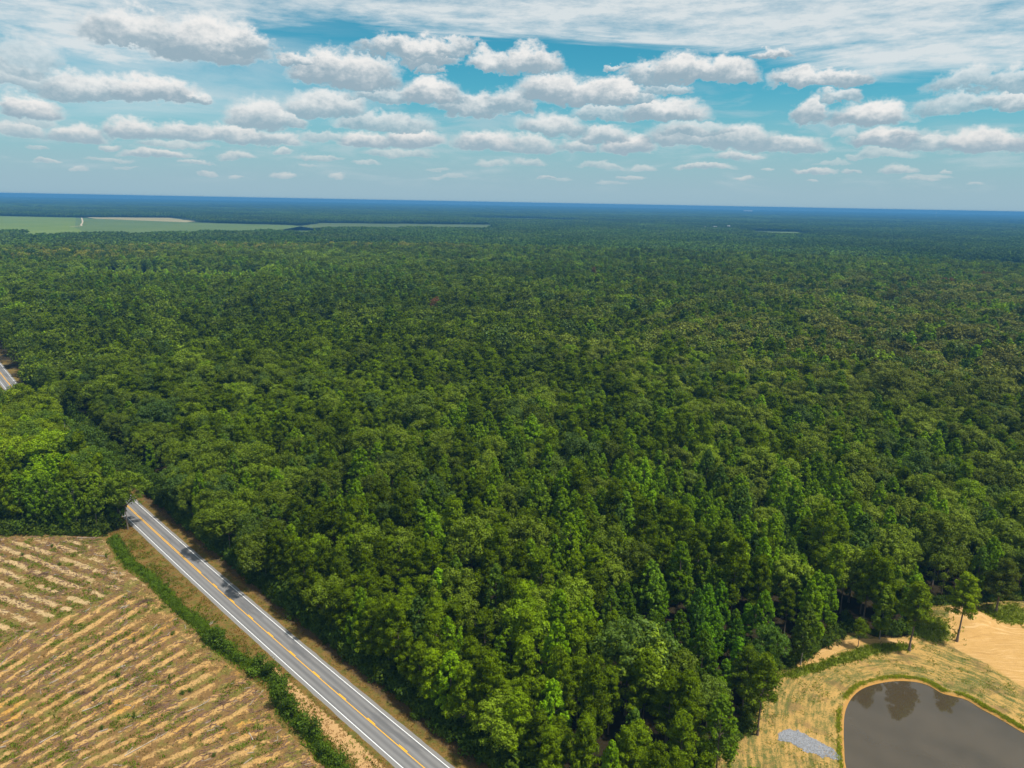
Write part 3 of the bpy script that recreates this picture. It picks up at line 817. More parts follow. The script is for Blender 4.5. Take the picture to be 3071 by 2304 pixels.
def make_tree(kind, seed, H, rad, lo, n=None, trunk_r=0.24, bark=None, size=None, lean=0.0):
    g = np.random.default_rng(seed)
    fn, m_, sz, asp, nl, flat, up = KIND[kind]
    C, RD, limbs = fn(g, H, rad, lo)
    cr = clumps_to_mesh(f'{kind}_crown', C, RD, m_, n or nl, size or sz, asp, g, up, flat)
    top = H * (0.97 if kind != 'oak' else 0.75)
    path = [(lean * (z / H) ** 2 + g.normal(0, .05), g.normal(0, .05), z, trunk_r * (1 - 0.85 * z / top) * (1.5 if z < 0.3 else 1)) for z in np.linspace(-0.4, top, 8)]
    tr = tubes(f'{kind}_trunk', [path] + limbs[:26], bark or M_BARK, 6)
    return cr, tr


# eight metres is far too low for most of these: heights are those of a grown second-growth wood
FULL = {
    'pine': [make_tree('pine', 100 + k, h, r_ * 1.1, lo) for k, (h, r_, lo) in enumerate([(21, 4.0, .34), (19.5, 3.7, .38), (22.5, 4.3, .30), (18, 3.4, .36), (20.5, 4.6, .26), (16.5, 3.1, .32)])],
    'gum': [make_tree('gum', 200 + k, h * .97, r_ * 1.24, lo) for k, (h, r_, lo) in enumerate([(19, 3.4, .22), (17, 2.9, .2), (20.5, 3.8, .25), (15, 2.6, .18), (18, 4.2, .22)])],
    'oak': [make_tree('oak', 300 + k, h, r_ * 1.2, lo) for k, (h, r_, lo) in enumerate([(17.5, 4.6, .3), (19, 5.2, .33), (16, 4.0, .26), (18.5, 4.9, .28), (20, 5.7, .36)])],
}
LITE = {
    'pine': [make_tree('pine', 130 + k, h, r_ * 1.12, .42, 850, size=1.4)[0] for k, (h, r_) in enumerate([(20, 3.7), (18, 3.3), (21, 4.1), (17, 3.2)])],
    'gum': [make_tree('gum', 230 + k, h, r_ * 1.22, .3, 700, size=1.25)[0] for k, (h, r_) in enumerate([(18, 3.4), (16, 3.0), (19.5, 3.9), (17, 4.0)])],
    'oak': [make_tree('oak', 330 + k, h, r_ * 1.2, .35, 900, size=1.2)[0] for k, (h, r_) in enumerate([(17.5, 4.9), (19, 5.6), (16, 4.4), (18, 5.1)])],
}


def make_shrub(seed, H, rad, n, lobes=9, size=0.30):
    g = np.random.default_rng(seed); C = []; RD = []
    for k in range(lobes):
        a = g.uniform(0, 6.28); r = rad * g.uniform(0, .75)
        z = H * g.uniform(.25, .8) * (1 - .35 * r / rad); C.append((r * math.cos(a), r * math.sin(a), z)); RD.append(g.uniform(.28, .5) * min(rad, H) * 0.9)
    C.append((0, 0, H * .8)); RD.append(.22 * H)
    return clumps_to_mesh('shrub_foliage', C, RD, M_GUM, n, size, .6, g, .3, 1.0)


SHRUBS = [make_shrub(400 + k, h, r_, n, l) for k, (h, r_, n, l) in enumerate([(2.2, 1.5, 420, 9), (1.7, 1.7, 420, 10), (3.0, 1.4, 480, 9), (1.2, 1.2, 260, 7), (2.6, 2.0, 560, 12)])]
STEMS = tubes('shrub_stem', [[(0, 0, -.2, .05), (.1, .05, .9, .035)], [(0, 0, -.2, .04), (-.25, .2, .9, .02)], [(0, 0, -.2, .04), (.1, -.3, .8, .02)]], M_BARK, 5)

# far wood: a 60 m tile of coarse trees, and a 240 m tile of rolling canopy
M_FAR = leaf_mat("far_foliage", 0.0, 0.15)


def far_tile(seed, side=64.0, pitch=8.0, n=40, size=2.4):
    g = np.random.default_rng(seed); P_ = []; N_ = []; TN = []
    for i in range(int(side / pitch)):
        for j in range(int(side / pitch)):
            cx = (i + g.uniform(.1, .9)) * pitch - side / 2; cy_ = (j + g.uniform(.1, .9)) * pitch - side / 2
            kind = g.random(); h = g.uniform(13.5, 20); rr = g.uniform(3.4, 5.4)
            d = unit(g.normal(size=(n, 3)) + np.array([0, 0, .7]))
            hgt = rr * (0.9 if kind < .5 else 1.8)
            P_.append(np.array([cx, cy_, h - hgt]) + d * np.array([rr, rr, hgt]) * g.uniform(.8, 1.05, (n, 1)))
            N_.append(unit(d + g.normal(size=(n, 3)) * .35)); TN.append(np.full(n, np.clip(g.normal(1, .42), .35, 2.2)) * g.normal(1, .12, n))
    V, F, tn = leaves(np.concatenate(P_), np.concatenate(N_), np.full(len(P_) * n, size), .85, np.concatenate(TN), g)
    # closed underside so that no sky or bare ground shows between the coarse crowns
    b = len(V); s_2 = side / 2
    V = np.concatenate([V, [(-s_2, -s_2, 9), (s_2, -s_2, 9), (s_2, s_2, 9), (-s_2, s_2, 9)]]); F = np.concatenate([F, [[b, b + 1, b + 2, b + 3]]])
    return mesh_of('wood_tile', V, F, [M_FAR], dict(tone=np.concatenate([tn, [.5] * 4])))


def canopy_tile(seed, side=300.0, n=60):
    x = np.linspace(-side / 2, side / 2, n); X, Y = np.meshgrid(x, x)
    Z = 13 + 6 * fbm(X / 13 + seed * 9, Y / 13, seed, 3) + 4 * (vnoise(X / 45 + seed, Y / 45, seed + 3) - .5)
    i = np.arange(n * n).reshape(n, n)
    F = np.stack([i[:-1, :-1], i[:-1, 1:], i[1:, 1:], i[1:, :-1]], -1).reshape(-1, 4)
    tn = 0.05 + 1.25 * fbm(X / 40, Y / 40, seed + 5, 4) ** 1.3  # tone kept low to stand in for the canopy's missing self-shadowing
    return mesh_of('canopy_tile', np.stack([X.ravel(), Y.ravel(), Z.ravel()], 1), F, [M_FAR], dict(tone=tn.ravel()))


TILES = [far_tile(500 + k) for k in range(4)]
CANOPY = [canopy_tile(k) for k in range(3)]

# ----------------------------------------------------------------------------- which tree stands where
def blob(x, y, cx, cy_, rx, ry): return np.exp(-(((x - cx) / rx) ** 2 + ((y - cy_) / ry) ** 2))


def stand(x, y):
    """shares of pine, sweetgum and oak at a place, and the colour character of its wood"""
    n1 = fbm(x / 85, y / 85, 61, 3); n2 = fbm(x / 60 + 9, y / 60, 67, 3); n3 = fbm(x / 210, y / 210, 71, 3)
    p = 0.22 + 1.5 * (n1 - .5) + 1.2 * blob(x, y, -170, 620, 380, 260) + 0.5 * blob(x, y, 60, 420, 120, 90) + 0.7 * blob(x, y, 260, 1050, 280, 130)
    o = 0.30 + 1.4 * (n2 - .5) + 0.75 * blob(x, y, 330, 540, 240, 170) + 0.5 * blob(x, y, -560, 1350, 400, 200) + 0.6 * blob(x, y, 550, 900, 300, 200) + 0.35 * blob(x, y, 0, 820, 90, 40)
    g_ = 0.42 + 1.2 * (n3 - .5) - 0.35 * blob(x, y, -150, 560, 330, 210)
    so, oo = road_coord(x, y)
    edge = ss(oo, 46, 26) * (oo > 0)
    p = p + 1.3 * edge * ss(so, 105, 70) - .2 * ss(oo, 24, 12); o = o + edge * 0.7 * ss(so, 60, 120)
    w = np.clip(np.stack([p, g_, o], 1), 0.02, 3); w /= w.sum(1, keepdims=True)
    return w


def tint_of(kind, x, y, g):
    """own leaf colour of each tree"""
    n = len(x)
    base = np.array([(0.100, 0.148, 0.003), (0.122, 0.212, 0.002), (0.118, 0.170, 0.006)])[kind]
    v = fbm(x / 120, y / 120, 81, 3)
    bright = g.normal(1.0, 0.24, n).clip(.6, 1.6) * (0.66 + 0.7 * v) * (0.78 + .44 * fbm(x / 420, y / 300, 83, 2))
    bright = bright * (1 - .24 * blob(x, y, -170, 640, 380, 240) - .18 * blob(x, y, 320, 1080, 380, 170)) * (1 - .14 * ss(y, 1150, 1500))
    t = base * bright[:, None]
    # oaks of the south side are an olive, paler green; some sweetgums are lime
    ol = np.clip(blob(x, y, 330, 540, 260, 190) + 0.8 * blob(x, y, 550, 900, 320, 230) + 0.12 * blob(x, y, 120, 250, 90, 60) + 0.12 * g.random(n), 0, 1) * (kind == 2)
    t = t * (1 - ol[:, None]) + ol[:, None] * np.array((0.150, 0.156, 0.026)) * bright[:, None]
    lime = (((g.random(n) < 0.30) & (kind == 1)) | ((g.random(n) < .08) & (kind == 2))) * g.uniform(.4, 1, n)
    t = t * (1 - lime[:, None]) + lime[:, None] * np.array((0.165, 0.260, 0.002))
    cool = (g.random(n) < 0.22) * g.uniform(.3, .9, n) * (kind > 0)
    t = t * (1 - cool[:, None]) + cool[:, None] * np.array((0.058, 0.105, 0.018))
    # yellowing trees in the hollow half way to the far field
    yl = np.clip(1.3 * (blob(x, y, -800, 1230, 170, 110) + blob(x, y, -640, 1520, 240, 90) + 0.7 * blob(x, y, -300, 1650, 300, 60)) , 0, 1) * (g.random(n) < 0.36)
    t = t * (1 - yl[:, None]) + yl[:, None] * np.array((0.27, 0.26, 0.03)) * g.uniform(.75, 1.15, n)[:, None]
    rust = (g.random(n) < 0.0003)
    t[rust] = (0.13, 0.075, 0.02)
    return t


def jitter_grid(x0, x1, y0, y1, pitch, g):
    xs = np.arange(x0, x1, pitch); ys = np.arange(y0, y1, pitch * .9)
    X, Y = np.meshgrid(xs, ys); X = X + (np.arange(len(ys)) % 2)[:, None] * pitch / 2
    X = X + g.uniform(-.36, .36, X.shape) * pitch; Y = Y + g.uniform(-.36, .36, Y.shape) * pitch
    return X.ravel(), Y.ravel()


def allowed(x, y, rad=0.0):
    so, oo = road_coord(x, y)
    right = oo > 9.0; left = (oo < -10.6) & (so < 1300)
    ok = np.where(oo > -3.5, right, left)
    d = np.hypot(x, y)
    ok &= ~((d < 420) & (sd_poly(x, y, CLEARING) < 1.0))
    f = sd_poly(x, y, FIELD)
    ok &= ~((oo < 0) & ((f < 3.0) | (y < 236.5)))
    ok &= ~((oo > 0) & (oo < 13.5) & (so > 178) & (so < 330))
    ok &= ~((oo < 0) & (so > 336) & (so < 520) & (oo > -75))
    ok &= ~((abs(x + 79.7 + (719.7 - y) * .11) < 8) & (y > 690) & (y < 728))
    for nm, pts, z, m_ in FAR_FIELDS: ok &= sd_poly(x, y, pts) > 0
    return ok


def in_wedge(x, y, lo, hi, margin=6.0):
    d = np.hypot(x, y); a = np.degrees(np.arctan2(x, y))
    return (d >= lo) & (d < hi) & (abs(a) < 36.5 + margin)


gr = np.random.default_rng(77)
NEAR_R, MID_R, FAR_R, END_R = 420.0, 1700.0, 7600.0, 25500.0
ax_, ay_ = jitter_grid(-420, 420, 96, 430, 7.9, gr)
k_ = in_wedge(ax_, ay_, 0, NEAR_R, 9); ax_, ay_ = ax_[k_], ay_[k_]
k_ = allowed(ax_, ay_); ax_, ay_ = ax_[k_], ay_[k_]
bx_, by_ = jitter_grid(-1300, 1300, 220, 1720, 9.4, gr)
k_ = in_wedge(bx_, by_, NEAR_R, MID_R); bx_, by_ = bx_[k_], by_[k_]
k_ = allowed(bx_, by_); bx_, by_ = bx_[k_], by_[k_]
nx = np.concatenate([ax_, bx_]); ny = np.concatenate([ay_, by_])
# the outermost rows stand closer together along the road
for s0, s1, off, jit, step in ((-20, 178, 9.3, .9, 5.2), (-20, 178, 13.5, 1.4, 6.0), (330, 470, 9.3, .9, 5.2), (172, 334, -11.2, .6, 4.8), (176, 334, -15.0, 1.2, 5.5)):
    s = np.arange(s0, s1, step); s = s + gr.normal(0, .8, len(s)); x, y = road_at(s, off + gr.normal(0, jit, len(s)))
    k = np.array([np.min(np.hypot(nx - a, ny - b)) > 3.2 for a, b in zip(x, y)]) & ((off > 0) | (y > 237))
    nx = np.concatenate([nx, x[k]]); ny = np.concatenate([ny, y[k]])
wts = stand(nx, ny)
kd = (gr.random(len(nx))[:, None] > np.cumsum(wts, 1)).sum(1).clip(0, 2)
tnt = tint_of(kd, nx, ny, gr)
scl = gr.normal(1.17, 0.13, len(nx)).clip(.8, 1.5) * (0.92 + 0.16 * fbm(nx / 50, ny / 50, 91, 2))
scl = scl * np.where(np.hypot(nx, ny) < 330, .86, 1 - .10 * (np.hypot(nx, ny) < 420))
young = np.maximum(ss(sd_poly(nx, ny, YOUNG_STAND), 10, -10), 0)
scl = scl * (1 - .5 * young); tnt = tnt * (1 + young[:, None] * np.array([.9, .75, .2]))
kd = np.where(young > .5, 0, kd)
# young, narrow sweetgums fill the hollow beside the pond
hollow = blob(nx, ny, 52, 168, 30, 20) > .45
kd = np.where(hollow & (gr.random(len(nx)) < .75), 1, kd)
tnt = np.where(hollow[:, None], tnt * np.array([.72, .88, 1.0]), tnt)
scl = np.where(hollow, scl * .80, scl)
roadrow = np.zeros(len(nx), bool)
dist = np.hypot(nx, ny)
so_, oo_ = road_coord(nx, ny)
leftwood = (oo_ < -10)
scl = scl * np.where(kd == 0, 1.0, 1.05)
scl = np.where(leftwood & (dist < 460), scl.clip(1.1, 1.35), scl)
tnt = np.where((leftwood & (dist < 460))[:, None], tnt * np.array([1.42, 1.36, .7]), tnt)
near_bank = (dist < 330) & (sd_poly(nx, ny, CLEARING) < 13)
scl = np.where(near_bank, scl * .84, scl)
scl = np.where((oo_ > 0) & (oo_ < 24), np.minimum(scl * .97, 1.0), scl)

# ----------------------------------------------------------------------------- the single trees (nearest 300 of each kind)
U20 = "zero one two three four five six seven eight nine ten eleven twelve thirteen fourteen fifteen sixteen seventeen eighteen nineteen".split()
TENS = "x x twenty thirty forty fifty sixty seventy eighty ninety".split()


def word(n):
    n = int(n)
    return U20[n] if n < 20 else (TENS[n // 10] + ('-' + U20[n % 10] if n % 10 else '')) if n < 100 else 'one-hundred'


def tone_word(t):
    lum = t[0] * .3 + t[1] * .6 + t[2] * .1
    if t[0] > 1.0 * t[1]: return 'rust brown' if t[1] < .15 else 'yellowing'
    if t[0] > .76 * t[1]: return 'pale olive' if lum > .12 else 'olive'
    if t[2] > .11 * t[1]: return 'dull bluish'
    return 'dark green' if lum < .078 else 'mid green' if lum < .105 else 'bright green' if lum < .135 else 'lime green'


NAME = {0: 'pine_tree', 1: 'sweetgum_tree', 2: 'oak_tree'}
NOUN = {0: 'pine', 1: 'sweetgum', 2: 'oak'}
KEY = {0: 'pine', 1: 'gum', 2: 'oak'}


def place_tree(name, crown_me, trunk_me, x, y, z, rot, sc, tint, label, group=None):
    e = bpy.data.objects.new(name, None)
    e.location = (x, y, z); e.rotation_euler = (0, 0, rot); e.scale = sc
    e.empty_display_size = 0.5
    link(e); tag(e, label, 'tree', group)
    c = bpy.data.objects.new('crown', crown_me); c['tint'] = [float(v) for v in tint]; link(c, e)
    t = bpy.data.objects.new('trunk', trunk_me); link(t, e)
    return e


single = np.zeros(len(nx), bool)
order = np.argsort(dist)
used_labels = set()
for kk in range(3):
    n_done = 0
    for i in order:
        if kd[i] != kk or dist[i] > NEAR_R: continue
        hgt = 19 * scl[i]
        u, v = project(nx[i], ny[i], hgt)
        if not (-0.01 < u < 1.01 and -0.02 < v < 1.0): continue
        if n_done >= 285: break
        n_done += 1; single[i] = True
        var = FULL[KEY[kk]]; me_c, me_t = var[gr.integers(len(var))]
        if leftwood[i] and ny[i] < 262: me_t = me_t
        wd = tone_word(tnt[i])
        uu, vv = int(np.clip(round(u * 100), 1, 99)), int(np.clip(round(v * 100), 1, 99))
        if leftwood[i]: wh = 'behind the cut-over field'
        elif oo_[i] < 15: wh = 'in the row edging the road'
        elif sd_poly(nx[i:i + 1], ny[i:i + 1], CLEARING)[0] < 9: wh = 'at the edge of the pond clearing'
        else: wh = 'in the wood'
        lab = f'{wd} {NOUN[kk]} {wh}, top {word(uu)} percent across, {word(vv)} up'
        for extra in ('small ', 'tall ', 'leaning ', 'broad '):
            if lab in used_labels: lab = (extra if extra != 'leaning ' else 'half-hidden ') + lab.replace('small ', '').replace('tall ', '')
        used_labels.add(lab)
        s = scl[i]
        place_tree(NAME[kk], me_c, me_t, nx[i], ny[i], float(ground_z(nx[i:i + 1], ny[i:i + 1])[0]), gr.uniform(0, 6.28),
                   (s * gr.uniform(.84, 1.04), s * gr.uniform(.84, 1.04), s * gr.uniform(1.0, 1.2)) if kk < 2 else (s * gr.uniform(.9, 1.1), s * gr.uniform(.9, 1.1), s), tnt[i], lab,
                   {0: 'pines of the near wood', 1: 'sweetgums of the near wood', 2: 'oaks of the near wood'}[kk])

# ---- the marked single trees
def gz1(x, y): return float(ground_z(np.array([x]), np.array([y]))[0])


def special(kind, seed, x, y, H, rad, lo, tint, name, label, trunk_r=.26, bark=None, n=None, lean=0.0, size=None, rot=0.0):
    c, t = make_tree(kind, seed, H, rad, lo, n, trunk_r, bark, size, lean)
    return place_tree(name, c, t, x, y, gz1(x, y), rot, (1, 1, 1), tint, label)


PG = (0.115, 0.165, 0.006)
special('pine', 901, 59.0, 141.2, 22.0, 4.4, .44, PG, 'pine_tree', 'tall pine with a bare trunk beside the grey gravel patch', .24, n=5200)
special('pine', 902, 57.6, 148.5, 18.5, 3.3, .40, (0.09, 0.135, 0.006), 'pine_tree', 'pine close behind the tall one at the gravel patch, half hidden by it', .22)
special('pine', 903, 99.2, 176.6, 8.6, 1.9, .46, PG, 'pine_tree', 'small young pine alone on the pale sand strip beyond the pond', .11, n=1500, size=.45)
special('pine', 904, 112.8, 175.1, 21.5, 4.2, .45, (0.14, 0.195, 0.006), 'pine_tree', 'tall leaning pine standing alone on the bank behind the pond', .30, lean=1.3)
special('pine', 905, 129.1, 179.8, 21.3, 4.5, .47, (0.19, 0.26, 0.006), 'pine_tree', 'bright green pine with a long bare trunk at the foot of the sand mound', .30, lean=1.2)
special('pine', 906, 149.8, 194.5, 18.0, 5.2, .36, (0.085, 0.11, 0.012), 'pine_tree', 'wide dark pine standing beside the sand mound, away from the pond', .32)
special('gum', 907, 79.6, 168.0, 18.5, 3.9, .30, (0.085, 0.130, 0.008), 'sweetgum_tree', 'leafy tree on two pale stems at the end of the sand strip', .17, M_PALEBARK)
special('gum', 908, 107.2, 180.6, 17.0, 3.4, .22, (0.135, 0.20, 0.006), 'sweetgum_tree', 'leafy tree close behind and beside the tall leaning pine', .15, M_PALEBARK)
special('gum', 909, 45.6, 128.3, 20.5, 4.3, .22, (0.12, 0.20, 0.005), 'sweetgum_tree', 'ragged broadleaf tree at the bottom edge of the photo near the gravel', .2, n=4200)
special('gum', 910, 39.5, 131.5, 11.5, 2.4, .15, (0.14, 0.21, 0.005), 'sweetgum_tree', 'low bushy sapling beside the ragged broadleaf tree at the bottom edge', .12, n=2500)
special('oak', 911, -79.7, 719.7, 26.0, 6.6, .3, (0.20, 0.085, 0.040), 'dead_tree', 'dead reddish brown tree standing in the dark pines', .3, n=3500)
special('oak', 912, -160.0, 258.5, 16.0, 5.2, .3, (0.060, 0.090, 0.010), 'oak_tree', 'dark oak leaning over the road where it leaves the wood', .28, lean=1.5)
special('gum', 913, -153.0, 243.0, 21.5, 4.6, .42, (0.17, 0.25, 0.004), 'poplar_tree', 'lime green tree on pale stems at the corner of the wood by the road', .17, M_PALEBARK)
sx_, sy_ = (float(q) for q in road_at(252, -9.5))
gsn = np.random.default_rng(951)
snag = [[(gsn.normal(0, .1), gsn.normal(0, .1), z, .30 * (1 - .8 * z / 21)) for z in np.linspace(-.3, 21, 8)]]
for q in range(34):
    a = gsn.uniform(0, 6.28); h = gsn.uniform(8, 20); L = gsn.uniform(1.5, 4.2) * (1.25 - h / 24)
    e1 = np.array([math.cos(a) * L, math.sin(a) * L, h + L * .8])
    snag.append([(0, 0, h, .10), tuple(e1 * .55 + np.array([0, 0, h * .45])) + (.07,), tuple(e1) + (.025,)])
    for _ in range(2): snag.append([tuple(e1 * .7 + np.array([0, 0, h * .3])) + (.05,), tuple(e1 + gsn.normal(0, .7, 3) + np.array([0, 0, .6])) + (.02,)])
sn = bpy.data.objects.new('dead_tree', None); sn.location = (sx_, sy_, 0); link(sn)
tag(sn, 'bare grey dead tree among the leafy crowns left of the road', 'tree')
obj('trunk', tubes('dead_trunk', snag, M_PALEBARK, 5), sn)
# tall bare stems along the field side of the wood
for k, (x, y, H, tl) in enumerate([(-150.5, 237.5, 16, 'pale twin stem nearest the road at the field corner'), (-158.0, 238.0, 19, 'pale bare stem left of the corner tree at the field edge'),
                                   (-161.5, 237.5, 17.5, 'slim pale stem in the middle of the wood edge by the field'), (-167.5, 239.0, 20, 'straight pale stem behind the brush at the field edge'),
                                   (-178.5, 239.5, 20.5, 'long leaning stem at the outer end of the wood edge'), (-173.0, 238.5, 18.0, 'short pale stem between two leaning ones at the wood edge')]):
    special('gum', 920 + k, x, y, H * 1.12, 4.0, (.48, .34, .5, .30, .52, .36)[k], (0.12, 0.185 + .006 * k, 0.005), 'poplar_tree', tl, .17, M_PALEBARK, n=3200, lean=(.9, .5, -.3, -1.2, -2.0, -.7)[k])

# ----------------------------------------------------------------------------- scattered masses: one object each, drawn by a node tree
def scatter(name, meshes, pts, which, rot, sca, tint, kind='stuff', label=None):
    src = bpy.data.collections.new(name + '_sources')
    for i, me in enumerate(meshes):
        src.objects.link(bpy.data.objects.new(f'{name}_source_{i:03d}', me))
    me = bpy.data.meshes.new(name)
    n = len(pts)
    me.vertices.add(n); me.vertices.foreach_set('co', np.asarray(pts, np.float32).ravel())
    for nm, typ, data, key in (('which', 'INT', np.asarray(which, np.int32), 'value'), ('turn', 'FLOAT', np.asarray(rot, np.float32), 'value'),
                               ('size', 'FLOAT_VECTOR', np.asarray(sca, np.float32).ravel(), 'vector'), ('tint', 'FLOAT_VECTOR', np.asarray(tint, np.float32).ravel(), 'vector')):
        a = me.attributes.new(nm, typ, 'POINT'); a.data.foreach_set(key, data)
    o = obj(name, me, kind=kind, label=label)
    g = bpy.data.node_groups.new(name, 'GeometryNodeTree')
    g.interface.new_socket('Geometry', in_out='INPUT', socket_type='NodeSocketGeometry')
    g.interface.new_socket('Geometry', in_out='OUTPUT', socket_type='NodeSocketGeometry')
    N = g.nodes.new; L = g.links.new
    gi, go = N('NodeGroupInput'), N('NodeGroupOutput')
    ci = N('GeometryNodeCollectionInfo'); ci.inputs[0].default_value = src
    ci.inputs['Separate Children'].default_value = True; ci.inputs['Reset Children'].default_value = True
    ip = N('GeometryNodeInstanceOnPoints'); ip.inputs['Pick Instance'].default_value = True
    def na(nm, typ):
        a = N('GeometryNodeInputNamedAttribute'); a.data_type = typ; a.inputs[0].default_value = nm
        return a.outputs[0]
    cx = N('ShaderNodeCombineXYZ'); L(na('turn', 'FLOAT'), cx.inputs[2])
    L(gi.outputs[0], ip.inputs['Points']); L(ci.outputs[0], ip.inputs['Instance'])
    L(na('which', 'INT'), ip.inputs['Instance Index'])
    eu = N('FunctionNodeEulerToRotation'); L(cx.outputs[0], eu.inputs[0]); L(eu.outputs[0], ip.inputs['Rotation'])
    L(na('size', 'FLOAT_VECTOR'), ip.inputs['Scale'])
    L(ip.outputs[0], go.inputs[0])
    md = o.modifiers.new('scatter', 'NODES'); md.node_group = g
    return o


# ---- the rest of the wood, out to the horizon
lib = []; start = {}
for key in ('pine', 'gum', 'oak'):
    start['full', key] = len(lib); lib += [c for c, t in FULL[key]]
for key in ('pine', 'gum', 'oak'):
    start['lite', key] = len(lib); lib += LITE[key]
start['tile'] = len(lib); lib += TILES
start['canopy'] = len(lib); lib += CANOPY
rest = ~single
rx, ry, rk, rs_, rt = nx[rest], ny[rest], kd[rest], scl[rest], tnt[rest]
rd = np.hypot(rx, ry)
wh_ = np.zeros(len(rx), int)
for kk in range(3):
    key = KEY[kk]
    a = rk == kk
    full = a & (rd < 500); lite = a & ~(rd < 500)
    wh_[full] = start['full', key] + gr.integers(0, len(FULL[key]), full.sum())
    wh_[lite] = start['lite', key] + gr.integers(0, len(LITE[key]), lite.sum())
P_all = [np.stack([rx, ry, np.zeros(len(rx))], 1)]; W_all = [wh_]; R_all = [gr.uniform(0, 6.28, len(rx))]
S_all = [np.stack([rs_ * gr.uniform(.9, 1.12, len(rx)), rs_ * gr.uniform(.9, 1.12, len(rx)), rs_], 1)]; T_all = [rt]


def tiles(lo, hi, pitch, first, count, zs=(0.9, 1.1), clear=True):
    x, y = jitter_grid(-hi, hi, lo * .6, hi, pitch, gr)
    k = in_wedge(x, y, lo, hi, 5.0); x, y = x[k], y[k]
    for nm, pts, z, m_ in FAR_FIELDS:
        k = sd_poly(x, y, pts) > pitch * .25; x, y = x[k], y[k]
    n = len(x)
    w = stand(x, y)
    big = fbm(x / (6 * pitch) + 3, y / (6 * pitch), 95, 3)
    # scattered small clearings and fields far out
    if clear:
        k = ~((fbm(x / (7 * pitch), y / (4 * pitch) + 50, 97, 3) > .665) & (np.hypot(x, y) > 2300)); x, y, w, big = x[k], y[k], w[k], big[k]; n = len(x)
    base = w @ np.array([(0.044, 0.085, 0.006), (0.064, 0.120, 0.006), (0.082, 0.115, 0.020)])
    t = base * (0.45 + 1.05 * big)[:, None] * gr.normal(1, .08, n)[:, None]
    yl = np.clip(1.2 * (blob(x, y, -800, 1230, 170, 110) + blob(x, y, -640, 1520, 260, 90) + .7 * blob(x, y, -300, 1650, 300, 60)), 0, .75) * gr.random(n)
    t = t * (1 - yl[:, None]) + yl[:, None] * np.array((0.16, 0.17, 0.03))
    y2 = ss(sd_poly(x, y, YOUNG_STAND2), 30, -30)
    P_all.append(np.stack([x, y, -y2 * 8], 1)); W_all.append(first + gr.integers(0, count, n))
    R_all.append(gr.integers(0, 4, n) * math.pi / 2 + gr.normal(0, .08, n)); sz = gr.uniform(.98, 1.1, n)
    S_all.append(np.stack([sz, sz, gr.uniform(*zs, n) * (.9 + .25 * big)], 1)); T_all.append(t)


tiles(MID_R - 20, FAR_R, 62.0, start['tile'], len(TILES))
tiles(FAR_R - 60, END_R, 285.0, start['canopy'], len(CANOPY))
scatter('forest', lib, np.concatenate(P_all), np.concatenate(W_all), np.concatenate(R_all), np.concatenate(S_all), np.concatenate(T_all))

# ---- bushes filling the wood's edges down to the ground
ex, ey, es, et = [], [], [], []
def edge_bush(x, y, s, t): ex.append(x); ey.append(y); es.append(s); et.append(t)
for s in np.arange(-35, 470, 1.15):
    for off, sz in ((6.6, .9), (8.2, 1.7), (9.6, 2.3)):
        x, y = road_at(s + gr.normal(0, .8), off + gr.normal(0, .7))
        edge_bush(float(x), float(y), sz * gr.uniform(.75, 1.4), (0.060, 0.105, 0.007) if gr.random() < .7 else (0.085, 0.130, 0.008))
for s in np.arange(175, 336, 1.3):
    x, y = road_at(s, -11.8 + gr.normal(0, .7)); edge_bush(float(x), float(y), gr.uniform(.8, 2.0), (0.07, 0.115, 0.008))
for x in np.arange(-240, -146, 1.0):
    for dy, sz in ((235.2, .55), (236.2, .8), (237.6, 1.5), (239.5, 2.4), (242, 3.0)):
        edge_bush(x + gr.normal(0, .5), dy + gr.normal(0, .7), sz * gr.uniform(.5, 1.3), (0.085, 0.125, 0.009) if gr.random() < .6 else (0.06, 0.10, 0.008))
CE = CLEARING[:54]
seg = np.hypot(*np.diff(CE, axis=0).T)
for i in range(len(CE) - 1):
    for _ in range(int(seg[i] * 1.3) + 1):
        p = CE[i] + (CE[i + 1] - CE[i]) * gr.random(); q = np.array([p[0] + gr.normal(0, .9), p[1] + abs(gr.normal(0, 1.2)) + .6])
        edge_bush(q[0], q[1], gr.uniform(.5, 1.7), (0.06, 0.10, 0.008) if gr.random() < .6 else (0.09, 0.135, 0.009))
ex, ey, es, et = map(np.array, (ex, ey, es, et))
k = sd_poly(ex, ey, CLEARING) > -.6; ex, ey, es, et = ex[k], ey[k], es[k], et[k]
scatter('undergrowth', SHRUBS, np.stack([ex, ey, ground_z(ex, ey) - .1], 1), gr.integers(0, len(SHRUBS), len(ex)), gr.uniform(0, 6.28, len(ex)),
        np.stack([es, es, es * gr.uniform(.8, 1.3, len(es))], 1), et * gr.uniform(.75, 1.25, len(es))[:, None])

